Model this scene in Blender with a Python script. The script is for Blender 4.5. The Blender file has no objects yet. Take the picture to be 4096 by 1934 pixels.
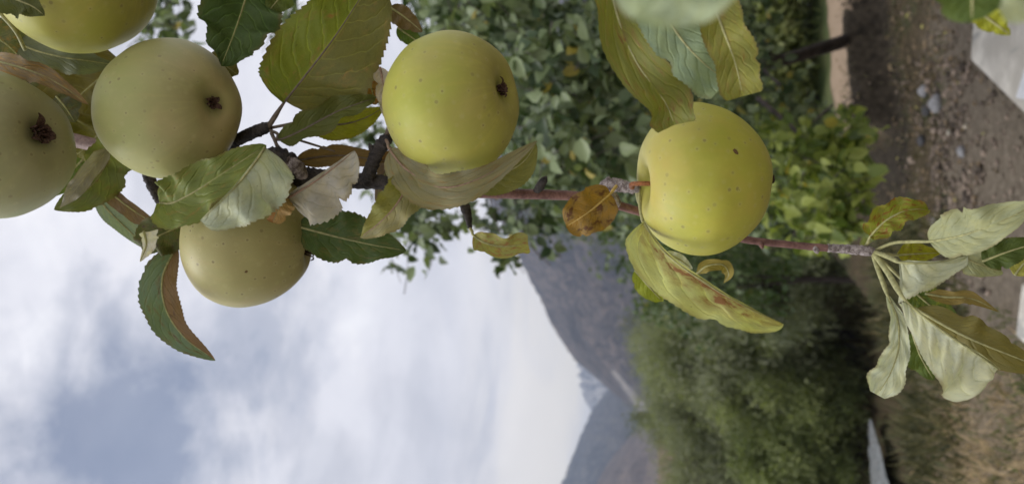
import bpy, math, random
import numpy as np
from mathutils import Vector, noise as mnoise
from mathutils.bvhtree import BVHTree

R_ = math.radians
random.seed(11)
rng = np.random.default_rng(7)
scene = bpy.context.scene
COL = scene.collection

# ------------------------------------------------------------------ camera
CAMZ, PITCH, FPX = 1.55, R_(11.0), 3078.0
cF = Vector((0, math.cos(PITCH), math.sin(PITCH)))          # forward
cUp = Vector((0, -math.sin(PITCH), math.cos(PITCH)))
cR = -cUp                                                  # the phone was held on its side: picture right is down
cU = Vector((1, 0, 0))
CAM = Vector((0, 0, CAMZ))
cam_data = bpy.data.cameras.new('camera')
cam = bpy.data.objects.new('camera', cam_data)
COL.objects.link(cam)
from mathutils import Matrix
cam.matrix_world = Matrix(((cR.x, cU.x, -cF.x, CAM.x), (cR.y, cU.y, -cF.y, CAM.y), (cR.z, cU.z, -cF.z, CAM.z), (0, 0, 0, 1)))
cam_data.sensor_fit = 'HORIZONTAL'
cam_data.sensor_width = 36.0
cam_data.lens = FPX / 4096 * 36.0
cam_data.clip_start = 0.02
cam_data.clip_end = 60000
cam_data.dof.use_dof = True
cam_data.dof.focus_distance = 0.40
cam_data.dof.aperture_fstop = 10.5
scene.camera = cam

# ------------------------------------------------------------------ light and sky
SUN_EL, SUN_AZ = 62.0, 258.0       # azimuth clockwise from +Y: high on the left of the view
world = bpy.data.worlds.new('World'); scene.world = world
world.use_nodes = True
wn, wl = world.node_tree.nodes, world.node_tree.links
wn.clear()
def wnode(t, **kw):
    n = wn.new(t)
    for k, v in kw.items(): setattr(n, k, v)
    return n
w_out = wnode('ShaderNodeOutputWorld'); w_bg = wnode('ShaderNodeBackground')
wl.new(w_bg.outputs[0], w_out.inputs[0])
sky = wnode('ShaderNodeTexSky', sky_type='NISHITA', sun_disc=False)
sky.sun_elevation = R_(SUN_EL); sky.sun_rotation = R_(SUN_AZ); sky.altitude = 2200; sky.air_density = 1.0; sky.dust_density = 1.4
w_bg.inputs['Strength'].default_value = 0.066
def direction(x, y):
    return (cF + cR * ((x - 2048) / FPX) + cU * ((967 - y) / FPX)).normalized()
geo = wnode('ShaderNodeTexCoord')
def wmath(op, a, b=None, c=None, clamp=False):
    n = wnode('ShaderNodeMath', operation=op, use_clamp=clamp)
    for i, v in enumerate((a, b, c)):
        if v is None: continue
        if isinstance(v, (int, float)): n.inputs[i].default_value = v
        else: wl.new(v, n.inputs[i])
    return n.outputs[0]
def wnoise(scale, detail, rough, dist, sc=(1, 1, 1), loc=(0, 0, 0)):
    m = wnode('ShaderNodeMapping'); m.inputs['Scale'].default_value = sc; m.inputs['Location'].default_value = loc
    wl.new(geo.outputs['Generated'], m.inputs['Vector'])
    n = wnode('ShaderNodeTexNoise'); n.inputs['Scale'].default_value = scale; n.inputs['Detail'].default_value = detail
    n.inputs['Roughness'].default_value = rough; n.inputs['Distortion'].default_value = dist
    wl.new(m.outputs[0], n.inputs['Vector'])
    return n.outputs[0]
def wramp(v, stops, interp='EASE'):
    r = wnode('ShaderNodeValToRGB'); r.color_ramp.interpolation = interp
    els = r.color_ramp.elements
    els[0].position, els[0].color = stops[0][0], (*stops[0][1], 1)
    els[1].position, els[1].color = stops[1][0], (*stops[1][1], 1)
    for p, c in stops[2:]:
        e = els.new(p); e.color = (*c, 1)
    wl.new(v, r.inputs[0])
    return r.outputs[0]
n_big = wnoise(2.3, 7, .55, .5, (1, 1, 2.0), (3.1, 1.7, .3))
n_mid = wnoise(4.8, 7, .55, .3, (1, 1, 1.6), (.4, 5.2, 2.2))
n_wisp = wnoise(10.0, 8, .62, .4, (1, 1, 1.5), (7.7, .2, 1.0))
def gap(px, py, rad, soft):
    d = direction(px, py)
    sub = wnode('ShaderNodeVectorMath', operation='DISTANCE'); sub.inputs[1].default_value = d
    wl.new(geo.outputs['Generated'], sub.inputs[0])
    dd = wmath('ADD', sub.outputs['Value'], wmath('MULTIPLY', wmath('SUBTRACT', n_mid, .5), .34))
    dd = wmath('ADD', dd, wmath('MULTIPLY', wmath('SUBTRACT', n_wisp, .5), .24))
    return wmath('SUBTRACT', 1.0, wmath('SMOOTH_MIN', wmath('DIVIDE', wmath('MAXIMUM', wmath('SUBTRACT', dd, rad), 0.0), soft), 1.0, .12), clamp=True)
g1 = gap(480, 1720, .045, .15)
g2 = gap(800, 1430, .0, .08)
g3 = wmath('MULTIPLY', gap(1000, 1330, .02, .10), .55)
holes = wmath('MAXIMUM', wmath('MAXIMUM', g1, wmath('MULTIPLY', g2, .7)), g3)
# open blue elsewhere in the sky where the broad noise is low
hole_n = wmath('MULTIPLY', wmath('SUBTRACT', .36, n_big), 6.0, clamp=True)
holes = wmath('MAXIMUM', holes, hole_n)
cover = wmath('SUBTRACT', 1.0, wmath('MULTIPLY', holes, .76), clamp=True)
bright = wmath('ADD', wmath('MULTIPLY', n_mid, .55), wmath('MULTIPLY', n_big, .45))
cloud = wramp(bright, [(.33, (6.6, 6.8, 7.7)), (.45, (7.9, 7.95, 8.7)), (.55, (9.2, 9.2, 9.9)), (.67, (11.0, 11.0, 11.4))])
mixw = wnode('ShaderNodeMix', data_type='RGBA')
wl.new(cover, mixw.inputs['Factor'])
skyt = wnode('ShaderNodeMix', data_type='RGBA', blend_type='MULTIPLY'); skyt.inputs['Factor'].default_value = 1.0
wl.new(sky.outputs[0], skyt.inputs['A']); skyt.inputs['B'].default_value = (1.5, 1.3, 1.18, 1)
# the low sky all round the horizon: thin cream cloud in level layers
sepw = wnode('ShaderNodeSeparateXYZ'); wl.new(geo.outputs['Generated'], sepw.inputs[0])
n_layer = wnoise(3.0, 6, .55, .6, (1, 1, 3.6), (2.0, 6.0, .5))
lowm = wmath('MULTIPLY', wmath('SUBTRACT', 1.0, wmath('DIVIDE', sepw.outputs[2], .27), clamp=True), wmath('MULTIPLY', wmath('SUBTRACT', n_layer, .33), 4.5, clamp=True), clamp=True)
lowc = wnode('ShaderNodeMix', data_type='RGBA'); wl.new(wmath('MULTIPLY', lowm, 1.6, clamp=True), lowc.inputs['Factor'])
band = wnode('ShaderNodeMix', data_type='RGBA', blend_type='MULTIPLY'); band.inputs['Factor'].default_value = 1.0
wl.new(cloud, band.inputs['A']); wl.new(wramp(n_layer, [(.36, (.84, .85, .87)), (.52, (.98, .98, .985)), (.66, (1.06, 1.05, 1.03))]), band.inputs['B'])
wl.new(band.outputs['Result'], lowc.inputs['A']); lowc.inputs['B'].default_value = (12.2, 11.3, 10.0, 1)
wl.new(skyt.outputs['Result'], mixw.inputs['A']); wl.new(lowc.outputs['Result'], mixw.inputs['B'])
wl.new(mixw.outputs['Result'], w_bg.inputs['Color'])

sd = bpy.data.lights.new('sun', 'SUN'); sd.energy = 1.5; sd.angle = R_(28); sd.color = (1.0, .98, .95)
sun = bpy.data.objects.new('sun', sd); COL.objects.link(sun)
az, el = R_(SUN_AZ), R_(SUN_EL)
sdir = Vector((math.sin(az) * math.cos(el), math.cos(az) * math.cos(el), math.sin(el)))
sun.rotation_euler = (-sdir).to_track_quat('-Z', 'Y').to_euler()
scene.view_settings.view_transform = 'Standard'; scene.view_settings.look = 'None'
scene.view_settings.exposure = 0.55; scene.view_settings.gamma = 1.0
scene.cycles.use_denoising = True
scene.cycles.max_bounces = 5; scene.cycles.transparent_max_bounces = 8
scene.cycles.diffuse_bounces = 3; scene.cycles.transmission_bounces = 3; scene.cycles.glossy_bounces = 2
scene.cycles.volume_bounces = 0
scene.cycles.filter_width = 1.6

# ------------------------------------------------------------------ helpers
def P(x, y, d):
    """point at depth d along the ray of photograph position (x, y)"""
    return CAM + (cF + cR * ((x - 2048) / FPX) + cU * ((967 - y) / FPX)) * d
def G(x, y, z=0.0):
    r = cF + cR * ((x - 2048) / FPX) + cU * ((967 - y) / FPX)
    return CAM + r * ((z - CAM.z) / r.z)
def tag(o, label=None, cat=None, group=None, kind=None):
    if label: o['label'] = label
    if cat: o['category'] = cat
    if group: o['group'] = group
    if kind: o['kind'] = kind
    return o
def mesh_obj(name, verts, faces, mat=None, parent=None, smooth=True, uvs=None, attrs=None):
    me = bpy.data.meshes.new(name)
    me.from_pydata([tuple(v) for v in verts], [], faces)
    if smooth: me.polygons.foreach_set('use_smooth', [True] * len(me.polygons))
    if uvs is not None:
        uvl = me.uv_layers.new(name='UVMap')
        li = np.empty(len(me.loops), dtype=np.int32); me.loops.foreach_get('vertex_index', li)
        uvl.data.foreach_set('uv', np.asarray(uvs, dtype=np.float32)[li].ravel())
    if attrs:
        for k, a in attrs.items():
            at = me.attributes.new(k, 'FLOAT', 'POINT'); at.data.foreach_set('value', np.asarray(a, dtype=np.float32))
    me.update()
    o = bpy.data.objects.new(name, me)
    if mat: me.materials.append(mat)
    COL.objects.link(o)
    if parent: 
        o.parent = parent
        o.matrix_parent_inverse = Matrix.Translation(-pworld(parent))
    return o
def pworld(o):
    return Vector(o.location) if o.parent is None else Vector((0, 0, 0))
def empty(name, loc):
    o = bpy.data.objects.new(name, None); o.location = loc; o.empty_display_size = .05
    COL.objects.link(o); return o
def catmull(pts, n):
    pts = [Vector(p) for p in pts]
    if len(pts) == 2: pts = [pts[0], (pts[0] + pts[1]) / 2, pts[1]]
    ext = [pts[0] * 2 - pts[1]] + pts + [pts[-1] * 2 - pts[-2]]
    out = []
    m = len(pts) - 1
    for i in range(n):
        f = i / (n - 1) * m; k = min(int(f), m - 1); t = f - k
        a, b, c, d = ext[k:k + 4]
        out.append(.5 * ((2 * b) + (c - a) * t + (2 * a - 5 * b + 4 * c - d) * t * t + (3 * b - a - 3 * c + d) * t ** 3))
    return out
def interp(vals, t):
    f = t * (len(vals) - 1); k = min(int(f), len(vals) - 2)
    return vals[k] + (vals[k + 1] - vals[k]) * (f - k)
def tube_data(pts, radii, n=24, sides=10, rough=0.0, rings=0.0, seed=0, cap=True):
    c = catmull(pts, n); V, F = [], []
    prevN = None
    for i, p in enumerate(c):
        T = (c[min(i + 1, n - 1)] - c[max(i - 1, 0)]).normalized()
        N = prevN if prevN else T.orthogonal()
        N = (N - T * N.dot(T)).normalized(); prevN = N
        B = T.cross(N)
        r = interp(radii, i / (n - 1))
        for k in range(sides):
            a = 2 * math.pi * k / sides
            d = N * math.cos(a) + B * math.sin(a)
            rr = r
            if rough:
                rr *= 1 + rough * mnoise.noise((p + d * r) * (1.1 / max(r, 1e-5)) + Vector((seed * 7.3, 0, 0))) 
            if rings:
                rr *= 1 + rings * math.sin(i * 2.1 + seed) * (.5 + .5 * math.sin(i * .7))
            V.append(p + d * rr)
    for i in range(n - 1):
        for k in range(sides):
            k2 = (k + 1) % sides
            F.append((i * sides + k, i * sides + k2, (i + 1) * sides + k2, (i + 1) * sides + k))
    if cap:
        V.append(c[0]); a0 = len(V) - 1
        V.append(c[-1]); a1 = len(V) - 1
        for k in range(sides):
            k2 = (k + 1) % sides
            F.append((a0, k2, k)); F.append((a1, (n - 1) * sides + k, (n - 1) * sides + k2))
    return V, F
def tube(name, pts, radii, mat, parent=None, **kw):
    V, F = tube_data(pts, radii, **kw)
    return mesh_obj(name, V, F, mat, parent)
class Bag:
    def __init__(self): self.V, self.F, self.A = [], [], []
    def add(self, V, F, a=0.0):
        o = len(self.V); self.V += list(V); self.F += [tuple(i + o for i in f) for f in F]; self.A += [a] * len(V)

# ------------------------------------------------------------------ materials
def lin(c):
    return tuple(((v / 255) / 12.92 if v / 255 <= .04045 else ((v / 255 + .055) / 1.055) ** 2.4) for v in c)
ALB = 1.35
def alb(c, k=None):
    k = k or ALB
    return tuple(min(.86, v * k) for v in lin(c))
class NT:
    def __init__(self, name):
        self.m = bpy.data.materials.new(name); self.m.use_nodes = True
        self.t = self.m.node_tree; self.n = self.t.nodes; self.l = self.t.links; self.n.clear()
        self.out = self.n.new('ShaderNodeOutputMaterial')
    def node(self, t, **kw):
        n = self.n.new(t)
        for k, v in kw.items(): setattr(n, k, v)
        return n
    def put(self, v, sock):
        if v is None: return
        if isinstance(v, (int, float)): sock.default_value = v
        elif isinstance(v, tuple): sock.default_value = v if len(v) == len(sock.default_value) else (*v, 1)
        else: self.l.new(v, sock)
    def math(self, op, a, b=None, c=None, clamp=False):
        n = self.node('ShaderNodeMath', operation=op, use_clamp=clamp)
        for i, v in enumerate((a, b, c)): self.put(v, n.inputs[i])
        return n.outputs[0]
    def mix(self, f, a, b, bt='MIX'):
        n = self.node('ShaderNodeMix', data_type='RGBA', blend_type=bt)
        self.put(f, n.inputs['Factor']); self.put(a, n.inputs['A']); self.put(b, n.inputs['B'])
        return n.outputs['Result']
    def noise(self, vec, scale, detail=4, rough=.5, dist=0.0):
        n = self.node('ShaderNodeTexNoise'); self.put(vec, n.inputs['Vector'])
        n.inputs['Scale'].default_value = scale; n.inputs['Detail'].default_value = detail
        n.inputs['Roughness'].default_value = rough; n.inputs['Distortion'].default_value = dist
        return n.outputs[0]
    def voro(self, vec, scale, feature='F1', rand=1.0):
        n = self.node('ShaderNodeTexVoronoi', feature=feature); self.put(vec, n.inputs['Vector'])
        n.inputs['Scale'].default_value = scale; n.inputs['Randomness'].default_value = rand
        return n
    def step(self, v, a, b):
        n = self.node('ShaderNodeMapRange', interpolation_type='SMOOTHSTEP')
        self.put(v, n.inputs['Value']); n.inputs['From Min'].default_value = a; n.inputs['From Max'].default_value = b
        return n.outputs[0]
    def mapping(self, vec, sc=(1, 1, 1), loc=(0, 0, 0)):
        n = self.node('ShaderNodeMapping'); self.put(vec, n.inputs['Vector'])
        n.inputs['Scale'].default_value = sc; n.inputs['Location'].default_value = loc
        return n.outputs[0]
    def bump(self, h, strength, dist):
        n = self.node('ShaderNodeBump'); self.put(h, n.inputs['Height'])
        n.inputs['Strength'].default_value = strength; n.inputs['Distance'].default_value = dist
        return n.outputs[0]
    def bsdf(self, color, rough=.6, normal=None, spec=.4, **kw):
        b = self.node('ShaderNodeBsdfPrincipled')
        self.put(color, b.inputs['Base Color']); self.put(rough, b.inputs['Roughness'])
        b.inputs['Specular IOR Level'].default_value = spec
        if normal is not None: self.l.new(normal, b.inputs['Normal'])
        for k, v in kw.items(): self.put(v, b.inputs[k])
        return b.outputs[0]
    def done(self, sh):
        self.l.new(sh, self.out.inputs['Surface']); return self.m
    def obj(self): return self.node('ShaderNodeTexCoord').outputs['Object']
    def pos(self): return self.node('ShaderNodeNewGeometry').outputs['Position']
    def attr(self, name): return self.node('ShaderNodeAttribute', attribute_name=name).outputs['Fac']

def leaf_material(front, back, front2=None, back2=None, blotch=None, blotch_amt=0.0, blotch_near_rib=False, vein=1.25, trans=.28, seed=0, nveins=9, bscale=4.2):
    """apple leaf: UV.x runs along the midrib, UV.y across (-1..1)"""
    t = NT('apple_leaf_surface')
    uv = t.node('ShaderNodeUVMap', uv_map='UVMap').outputs[0]
    sep = t.node('ShaderNodeSeparateXYZ'); t.l.new(uv, sep.inputs[0])
    u, v = sep.outputs[0], sep.outputs[1]
    av = t.math('ABSOLUTE', v)
    warp = t.math('MULTIPLY', t.math('SUBTRACT', t.noise(t.mapping(uv, (1, 1, 1), (seed * 1.7, seed * .6, 0)), 3.0, 2), .5), .9)
    s = t.math('ADD', t.math('SUBTRACT', t.math('MULTIPLY', u, float(nveins)), t.math('MULTIPLY', t.math('POWER', av, 1.25), 2.6)), t.math('ADD', warp, t.math('MULTIPLY', t.math('GREATER_THAN', v, 0.0), .45)))
    fr = t.math('ABSOLUTE', t.math('SUBTRACT', t.math('FRACT', s), .5))
    lat = t.math('MULTIPLY', t.step(fr, .435, .49), t.step(av, 1.0, .75))
    wide = t.math('MULTIPLY', t.step(fr, .30, .5), t.step(av, 1.05, .6))
    ribm = t.step(av, .055, .02)
    cells = t.voro(t.mapping(uv, (34, 12, 1)), 1.0, 'DISTANCE_TO_EDGE').outputs['Distance']
    cellm = t.step(cells, .07, .0)
    sd = (seed * 3.7, seed * 1.3, 0)
    uvn = t.mapping(uv, (1.6, .8, 1), sd)
    n1 = t.noise(uvn, 3.0, 5, .6); n2 = t.noise(uvn, 11.0, 4, .6)
    side = t.math('GREATER_THAN', v, 0.0)
    back_face = t.node('ShaderNodeNewGeometry').outputs['Backfacing']
    def sidecol(c1, c2):
        return t.mix(side, c1, c2) if c2 else c1
    def surface(c):
        c = t.mix(t.step(n1, .3, .72), c, t.mix(1.0, c, (1.2, 1.13, .92), 'MULTIPLY'))
        c = t.mix(t.math('MULTIPLY', t.step(n2, .45, .75), .35), c, t.mix(1.0, c, (.6, .62, .6), 'MULTIPLY'))
        return c
    cf = surface(sidecol(front, front2)); cb = surface(sidecol(back, back2))
    col = t.mix(back_face, cf, cb)
    if blotch:
        bn = t.noise(t.mapping(uv, (2.2, 1.0, 1), sd), bscale, 5, .65, .4)
        thr = .66 - .25 * blotch_amt
        bm = t.step(bn, thr, thr + .08)
        if blotch_near_rib: bm = t.math('MULTIPLY', bm, t.math('MULTIPLY', t.step(av, .62, .30), t.math('MULTIPLY', t.step(u, .10, .2), t.step(u, .86, .7))))
        halo = t.step(bn, thr - .12, thr + .02)
        if blotch_near_rib: halo = t.math('MULTIPLY', halo, t.step(av, .8, .4))
        col = t.mix(t.math('MULTIPLY', halo, .45), col, tuple(.5 * a + .5 * b for a, b in zip(blotch, (.30, .23, .07))))
        col = t.mix(t.math('MULTIPLY', bm, .88), col, blotch)
    sp_ = t.noise(t.mapping(uv, (2.0, 1.0, 1), (seed * 5.1, seed, 1)), 16.0, 4, .6)
    col = t.mix(t.math('MULTIPLY', t.step(sp_, .66, .73), .7), col, (.075, .045, .022))
    edge_n = t.math('ADD', av, t.math('MULTIPLY', t.math('SUBTRACT', n1, .5), .7))
    col = t.mix(t.math('MULTIPLY', t.step(edge_n, .88, 1.08), .5), col, (.16, .105, .045))
    vc = t.mix(1.0, col, (vein, vein, vein * .9), 'MULTIPLY')
    vm = t.math('MAXIMUM', t.math('MULTIPLY', lat, .75), t.math('MAXIMUM', ribm, t.math('MULTIPLY', cellm, .22)))
    col = t.mix(vm, col, vc)
    h = t.math('ADD', t.math('MULTIPLY', wide, -.9), t.math('ADD', t.math('MULTIPLY', lat, -.3), t.math('MULTIPLY', t.math('ADD', n2, t.math('MULTIPLY', cellm, -.25)), .5)))
    hh = t.mix(back_face, h, t.math('MULTIPLY', h, -1.0))
    nrm = t.bump(hh, .45, .0008)
    b = t.bsdf(col, .52, nrm, .32)
    tr = t.node('ShaderNodeBsdfTranslucent'); t.l.new(t.mix(1.0, col, (1.0, 1.05, .68), 'MULTIPLY'), tr.inputs['Color']); t.l.new(nrm, tr.inputs['Normal'])
    m = t.node('ShaderNodeMixShader'); m.inputs[0].default_value = trans
    t.l.new(b, m.inputs[1]); t.l.new(tr.outputs[0], m.inputs[2])
    return t.done(m.outputs[0])

def simple_foliage(name, c1, c2, c3=None, trans=.3, rough=.5, use_random=False):
    t = NT(name)
    f = t.node('ShaderNodeObjectInfo').outputs['Random'] if use_random else t.attr('tint')
    col = t.mix(t.step(f, .0, 1.0), c1, c2)
    if c3: col = t.mix(t.step(f, .972, .985), col, c3)
    b = t.bsdf(col, rough, None, .35)
    tr = t.node('ShaderNodeBsdfTranslucent'); t.l.new(t.mix(1.0, col, (1.2, 1.3, .6), 'MULTIPLY'), tr.inputs['Color'])
    m = t.node('ShaderNodeMixShader'); m.inputs[0].default_value = trans
    t.l.new(b, m.inputs[1]); t.l.new(tr.outputs[0], m.inputs[2])
    return t.done(m.outputs[0])

def bark_material(name, c1, c2, scale=900, bumpd=.0008, rough=.75):
    t = NT(name); o = t.pos()
    n = t.noise(o, scale, 5, .65); n2 = t.noise(o, scale * .22, 3, .5)
    col = t.mix(t.step(t.math('ADD', t.math('MULTIPLY', n, .5), t.math('MULTIPLY', n2, .5)), .38, .62), c1, c2)
    return t.done(t.bsdf(col, rough, t.bump(n, .7, bumpd), .3))

def plain(name, c, rough=.6, nscale=400, var=.25, bumpd=.0003, spec=.35):
    t = NT(name); o = t.pos(); n = t.noise(o, nscale, 4, .6)
    dark = tuple(v * (1 - var) for v in c); light = tuple(min(.9, v * (1 + var)) for v in c)
    return t.done(t.bsdf(t.mix(t.step(n, .3, .7), dark, light), rough, t.bump(n, .4, bumpd), spec))

M_BARK_DARK = bark_material('dark_spur_bark', (.020, .018, .020), (.075, .065, .062), 900)
M_BARK_RED = bark_material('reddish_twig_bark', (.10, .045, .038), (.22, .115, .095), 700, .0003, .5)
M_BARK_PINK = bark_material('pink_grey_twig_bark', (.20, .13, .12), (.34, .24, .22), 500, .0003, .55)
M_BARK_WOOL = bark_material('woolly_grey_bark', (.10, .075, .07), (.42, .37, .36), 1500, .0008, .9)
M_STALK_GREEN = plain('pale_green_leaf_stalk', (.34, .33, .15), .55)
M_STALK_RED = plain('rosy_leaf_stalk', (.30, .20, .14), .55)
M_STALK_DARK = plain('grey_brown_leaf_stalk', (.16, .125, .10), .55)
M_STEM_ORANGE = plain('orange_apple_stem', (.32, .125, .055), .5, 900, .4)
M_CALYX = plain('dry_brown_calyx', (.075, .042, .032), .9, 1400, .75)

# ------------------------------------------------------------------ ground, mountains (setting)
def sstep(a, b, x):
    t = np.clip((x - a) / (b - a), 0, 1); return t * t * (3 - 2 * t)
def ground_h(x, y):
    x = np.asarray(x, dtype=float); y = np.asarray(y, dtype=float)
    left = sstep(1.6, .3, x)
    yf = 5.05 + 3.2 * sstep(-1.0, .3, x)
    fall = -(1.1 * sstep(yf, yf + 1.1, y) + 3.4 * sstep(yf + .6, 16, y)) * left
    front = 5.62 + .34 * (x - 1.0)
    bank = .24 * sstep(front, front + .10, y) * sstep(.72, .86, x)
    return fall + bank * (1 - left * sstep(6.5, 9, y))
def vnoise(x, y, s, seed=0.0):
    return np.array([mnoise.noise(Vector((a * s, b * s, seed))) for a, b in zip(np.ravel(x), np.ravel(y))]).reshape(np.shape(x))
def make_ground():
    ys = np.concatenate([np.linspace(-6, 2.6, 12), np.linspace(2.8, 7.2, 130), np.linspace(7.4, 18, 50), np.geomspace(19, 30000, 60)])
    us = np.concatenate([np.linspace(-1, -.34, 14)[:-1], np.linspace(-.34, .34, 120), np.linspace(.34, 1, 14)[1:]])
    V = []; nx, ny = len(us), len(ys)
    X = np.zeros((ny, nx)); Y = np.zeros((ny, nx))
    for j, y in enumerate(ys):
        w = max(8.0, abs(y) * 1.0 + 3) if y < 60 else y * 1.3
        for i, u in enumerate(us):
            X[j, i] = u * w; Y[j, i] = y
    Z = ground_h(X, Y)
    amp = .012 + .02 * sstep(4.2, 5.2, Y) + .2 * sstep(9, 14, Y)
    Z = Z + amp * (vnoise(X, Y, 2.3) + .5 * vnoise(X, Y, 6.1, 4.0)) * (Y < 200)
    V = np.stack([X, Y, Z], -1).reshape(-1, 3)
    F = [(j * nx + i, j * nx + i + 1, (j + 1) * nx + i + 1, (j + 1) * nx + i) for j in range(ny - 1) for i in range(nx - 1)]
    t = NT('earth_and_dust'); p = t.pos()
    sp = t.node('ShaderNodeSeparateXYZ'); t.l.new(p, sp.inputs[0])
    n = t.noise(p, 3.0, 6, .6); nf = t.noise(p, 22, 6, .7); nff = t.noise(p, 120, 4, .7)
    dust = t.mix(t.step(nf, .35, .68), (.125, .102, .075), (.215, .178, .135))
    dust = t.mix(t.math('MULTIPLY', t.step(nff, .58, .7), .6), dust, (.09, .075, .06))
    moss = t.mix(t.step(nf, .35, .65), (.036, .028, .014), (.100, .074, .042))
    moss = t.mix(t.step(n, .5, .66), moss, (.055, .062, .024))
    moss = t.mix(t.math('MULTIPLY', t.step(nff, .60, .72), .8), moss, (.14, .11, .08))
    edge = t.math('ADD', sp.outputs[1], t.math('ADD', t.math('MULTIPLY', t.math('SUBTRACT', n, .5), 1.2), t.math('MULTIPLY', sp.outputs[0], -.18)))
    f_moss = t.step(edge, 4.45, 4.80)
    col = t.mix(f_moss, dust, moss)
    straw = t.mix(t.step(nf, .3, .7), (.10, .082, .052), (.27, .21, .14))
    f_straw = t.math('MULTIPLY', t.step(t.math('ADD', sp.outputs[0], t.math('MULTIPLY', t.math('SUBTRACT', n, .5), .8)), -.30, -.62), t.step(sp.outputs[1], 5.6, 4.9))
    col = t.mix(f_straw, col, straw)
    by = t.math('SUBTRACT', sp.outputs[1], t.math('ADD', 5.28, t.math('MULTIPLY', sp.outputs[0], .34)))
    field = t.mix(t.step(n, .35, .65), (.050, .075, .026), (.11, .125, .05))
    f_field = t.math('MULTIPLY', t.step(by, .64, .72), t.step(sp.outputs[0], .6, .9))
    col = t.mix(f_field, col, field)
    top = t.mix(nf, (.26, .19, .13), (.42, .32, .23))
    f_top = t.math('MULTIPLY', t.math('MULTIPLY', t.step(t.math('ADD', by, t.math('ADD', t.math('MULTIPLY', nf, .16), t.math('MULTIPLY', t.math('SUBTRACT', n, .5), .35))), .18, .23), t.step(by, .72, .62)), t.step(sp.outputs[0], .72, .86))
    shaded_soil = t.mix(t.step(nf, .3, .7), (.016, .013, .009), (.060, .048, .034))  # shade under the overhang, painted into the bank face and nearby earth
    f_shade = t.math('MULTIPLY', t.math('MULTIPLY', t.step(t.math('ADD', by, t.math('MULTIPLY', n, .25)), -.10, .10), t.math('MAXIMUM', t.step(by, .22, .12), t.step(sp.outputs[0], .85, .6))), t.step(sp.outputs[0], .0, .5))
    col = t.mix(f_shade, col, shaded_soil)
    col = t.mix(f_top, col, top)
    far = t.mix(t.step(t.noise(p, .05, 5, .6), .35, .65), (.10, .085, .05), (.17, .12, .085))
    col = t.mix(t.step(sp.outputs[1], 26, 60), col, far)
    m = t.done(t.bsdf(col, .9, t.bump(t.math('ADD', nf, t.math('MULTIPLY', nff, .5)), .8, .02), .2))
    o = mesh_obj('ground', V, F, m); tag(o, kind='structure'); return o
make_ground()

def scree_mask(v):
    """debris fan running down the gully at the foot of the brown mountain"""
    r = Vector(v) - CAM; d = r.dot(cF)
    x = 2048 + FPX * r.dot(cR) / d; y = 967 - FPX * r.dot(cU) / d
    t = (y - 1480) / 225
    if t < 0 or t > 1.1: return 0.0
    c = 2445 + 165 * t; w = 12 + 26 * t
    return float(max(0.0, 1 - abs(x - c - w * .5) / w) > .25)
def ridge_dirs(pts):
    out = []
    for y, x in pts:
        d = direction(x, y); out.append((math.atan2(d.x, d.y), d.z / math.hypot(d.x, d.y)))
    out.sort(); return np.array(out)
def mountain(name, pts, D, mat, near=.55, jag=.012, scree=None, seed=1.0, n_az=260, n_r=90, power=1.35, gully=.10):
    rd = ridge_dirs(pts)
    azs = np.linspace(rd[0, 0], rd[-1, 0], n_az)
    tel = np.interp(azs, rd[:, 0], rd[:, 1])
    rs = np.concatenate([np.linspace(near, 1.0, n_r - 16), np.linspace(1.0, 1.35, 17)[1:]])
    V, A = [], []
    for a, te in zip(azs, tel):
        for r in rs:
            rr = r * D
            x, y = math.sin(a) * rr, math.cos(a) * rr
            H = D * te + CAMZ + 6
            g = ((r - near) / (1 - near)) ** power if r <= 1 else 1 - .9 * ((r - 1) / .35)
            q = Vector((x, y, 0)) * (9.0 / D)
            rid = mnoise.hetero_terrain(q + Vector((seed, 0, 0)), .9, 2.1, 5, .6) * .5
            rel = abs(mnoise.noise(q * 1.3 + Vector((0, seed, 3)))) * 2 - .5
            env = min(1.0, abs(1 - r) * 7) if r <= 1 else 1
            z = H * g - H * gully * env * (rel + .4 * rid) * min(1, g * 2 + .1)
            z += H * jag * mnoise.noise(Vector((a * 160, seed, r * 6))) * (1 if r <= 1 else 0)
            V.append((x, y, z - 6))
            A.append(scree(V[-1]) if scree else 0.0)
    nr = len(rs)
    F = [(i * nr + j, (i + 1) * nr + j, (i + 1) * nr + j + 1, i * nr + j + 1) for i in range(n_az - 1) for j in range(nr - 1)]
    o = mesh_obj(name, V, F, mat, attrs={'scree': A}); tag(o, kind='structure'); return o
def rock_material(name, c1, c2, c3, D, seed=0.0, streak=2.0):
    t = NT(name); p = t.pos()
    k = 40.0 / D
    q = t.mapping(p, (k, k, k * .6), (seed, seed, seed))
    n = t.noise(q, 1.0, 8, .62, .6); n2 = t.noise(t.mapping(p, (k * 2.6, k * 2.6, k * .9), (0, seed, 0)), 1.0, 7, .65, 1.2); n3 = t.noise(q, .35, 3, .5)
    col = t.mix(t.step(n, .35, .65), c1, c2)
    col = t.mix(t.math('MULTIPLY', t.step(n2, .44, .62), .8), col, c3)
    col = t.mix(t.math('MULTIPLY', t.step(n3, .52, .68), .6), col, tuple(v * .55 for v in c1))
    col = t.mix(t.math('MULTIPLY', t.attr('scree'), t.step(n2, .3, .55)), col, (.34, .31, .28))
    return t.done(t.bsdf(col, .95, t.bump(t.math('ADD', n, t.math('MULTIPLY', n2, .4)), 1.0, D * .012), .1))
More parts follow.
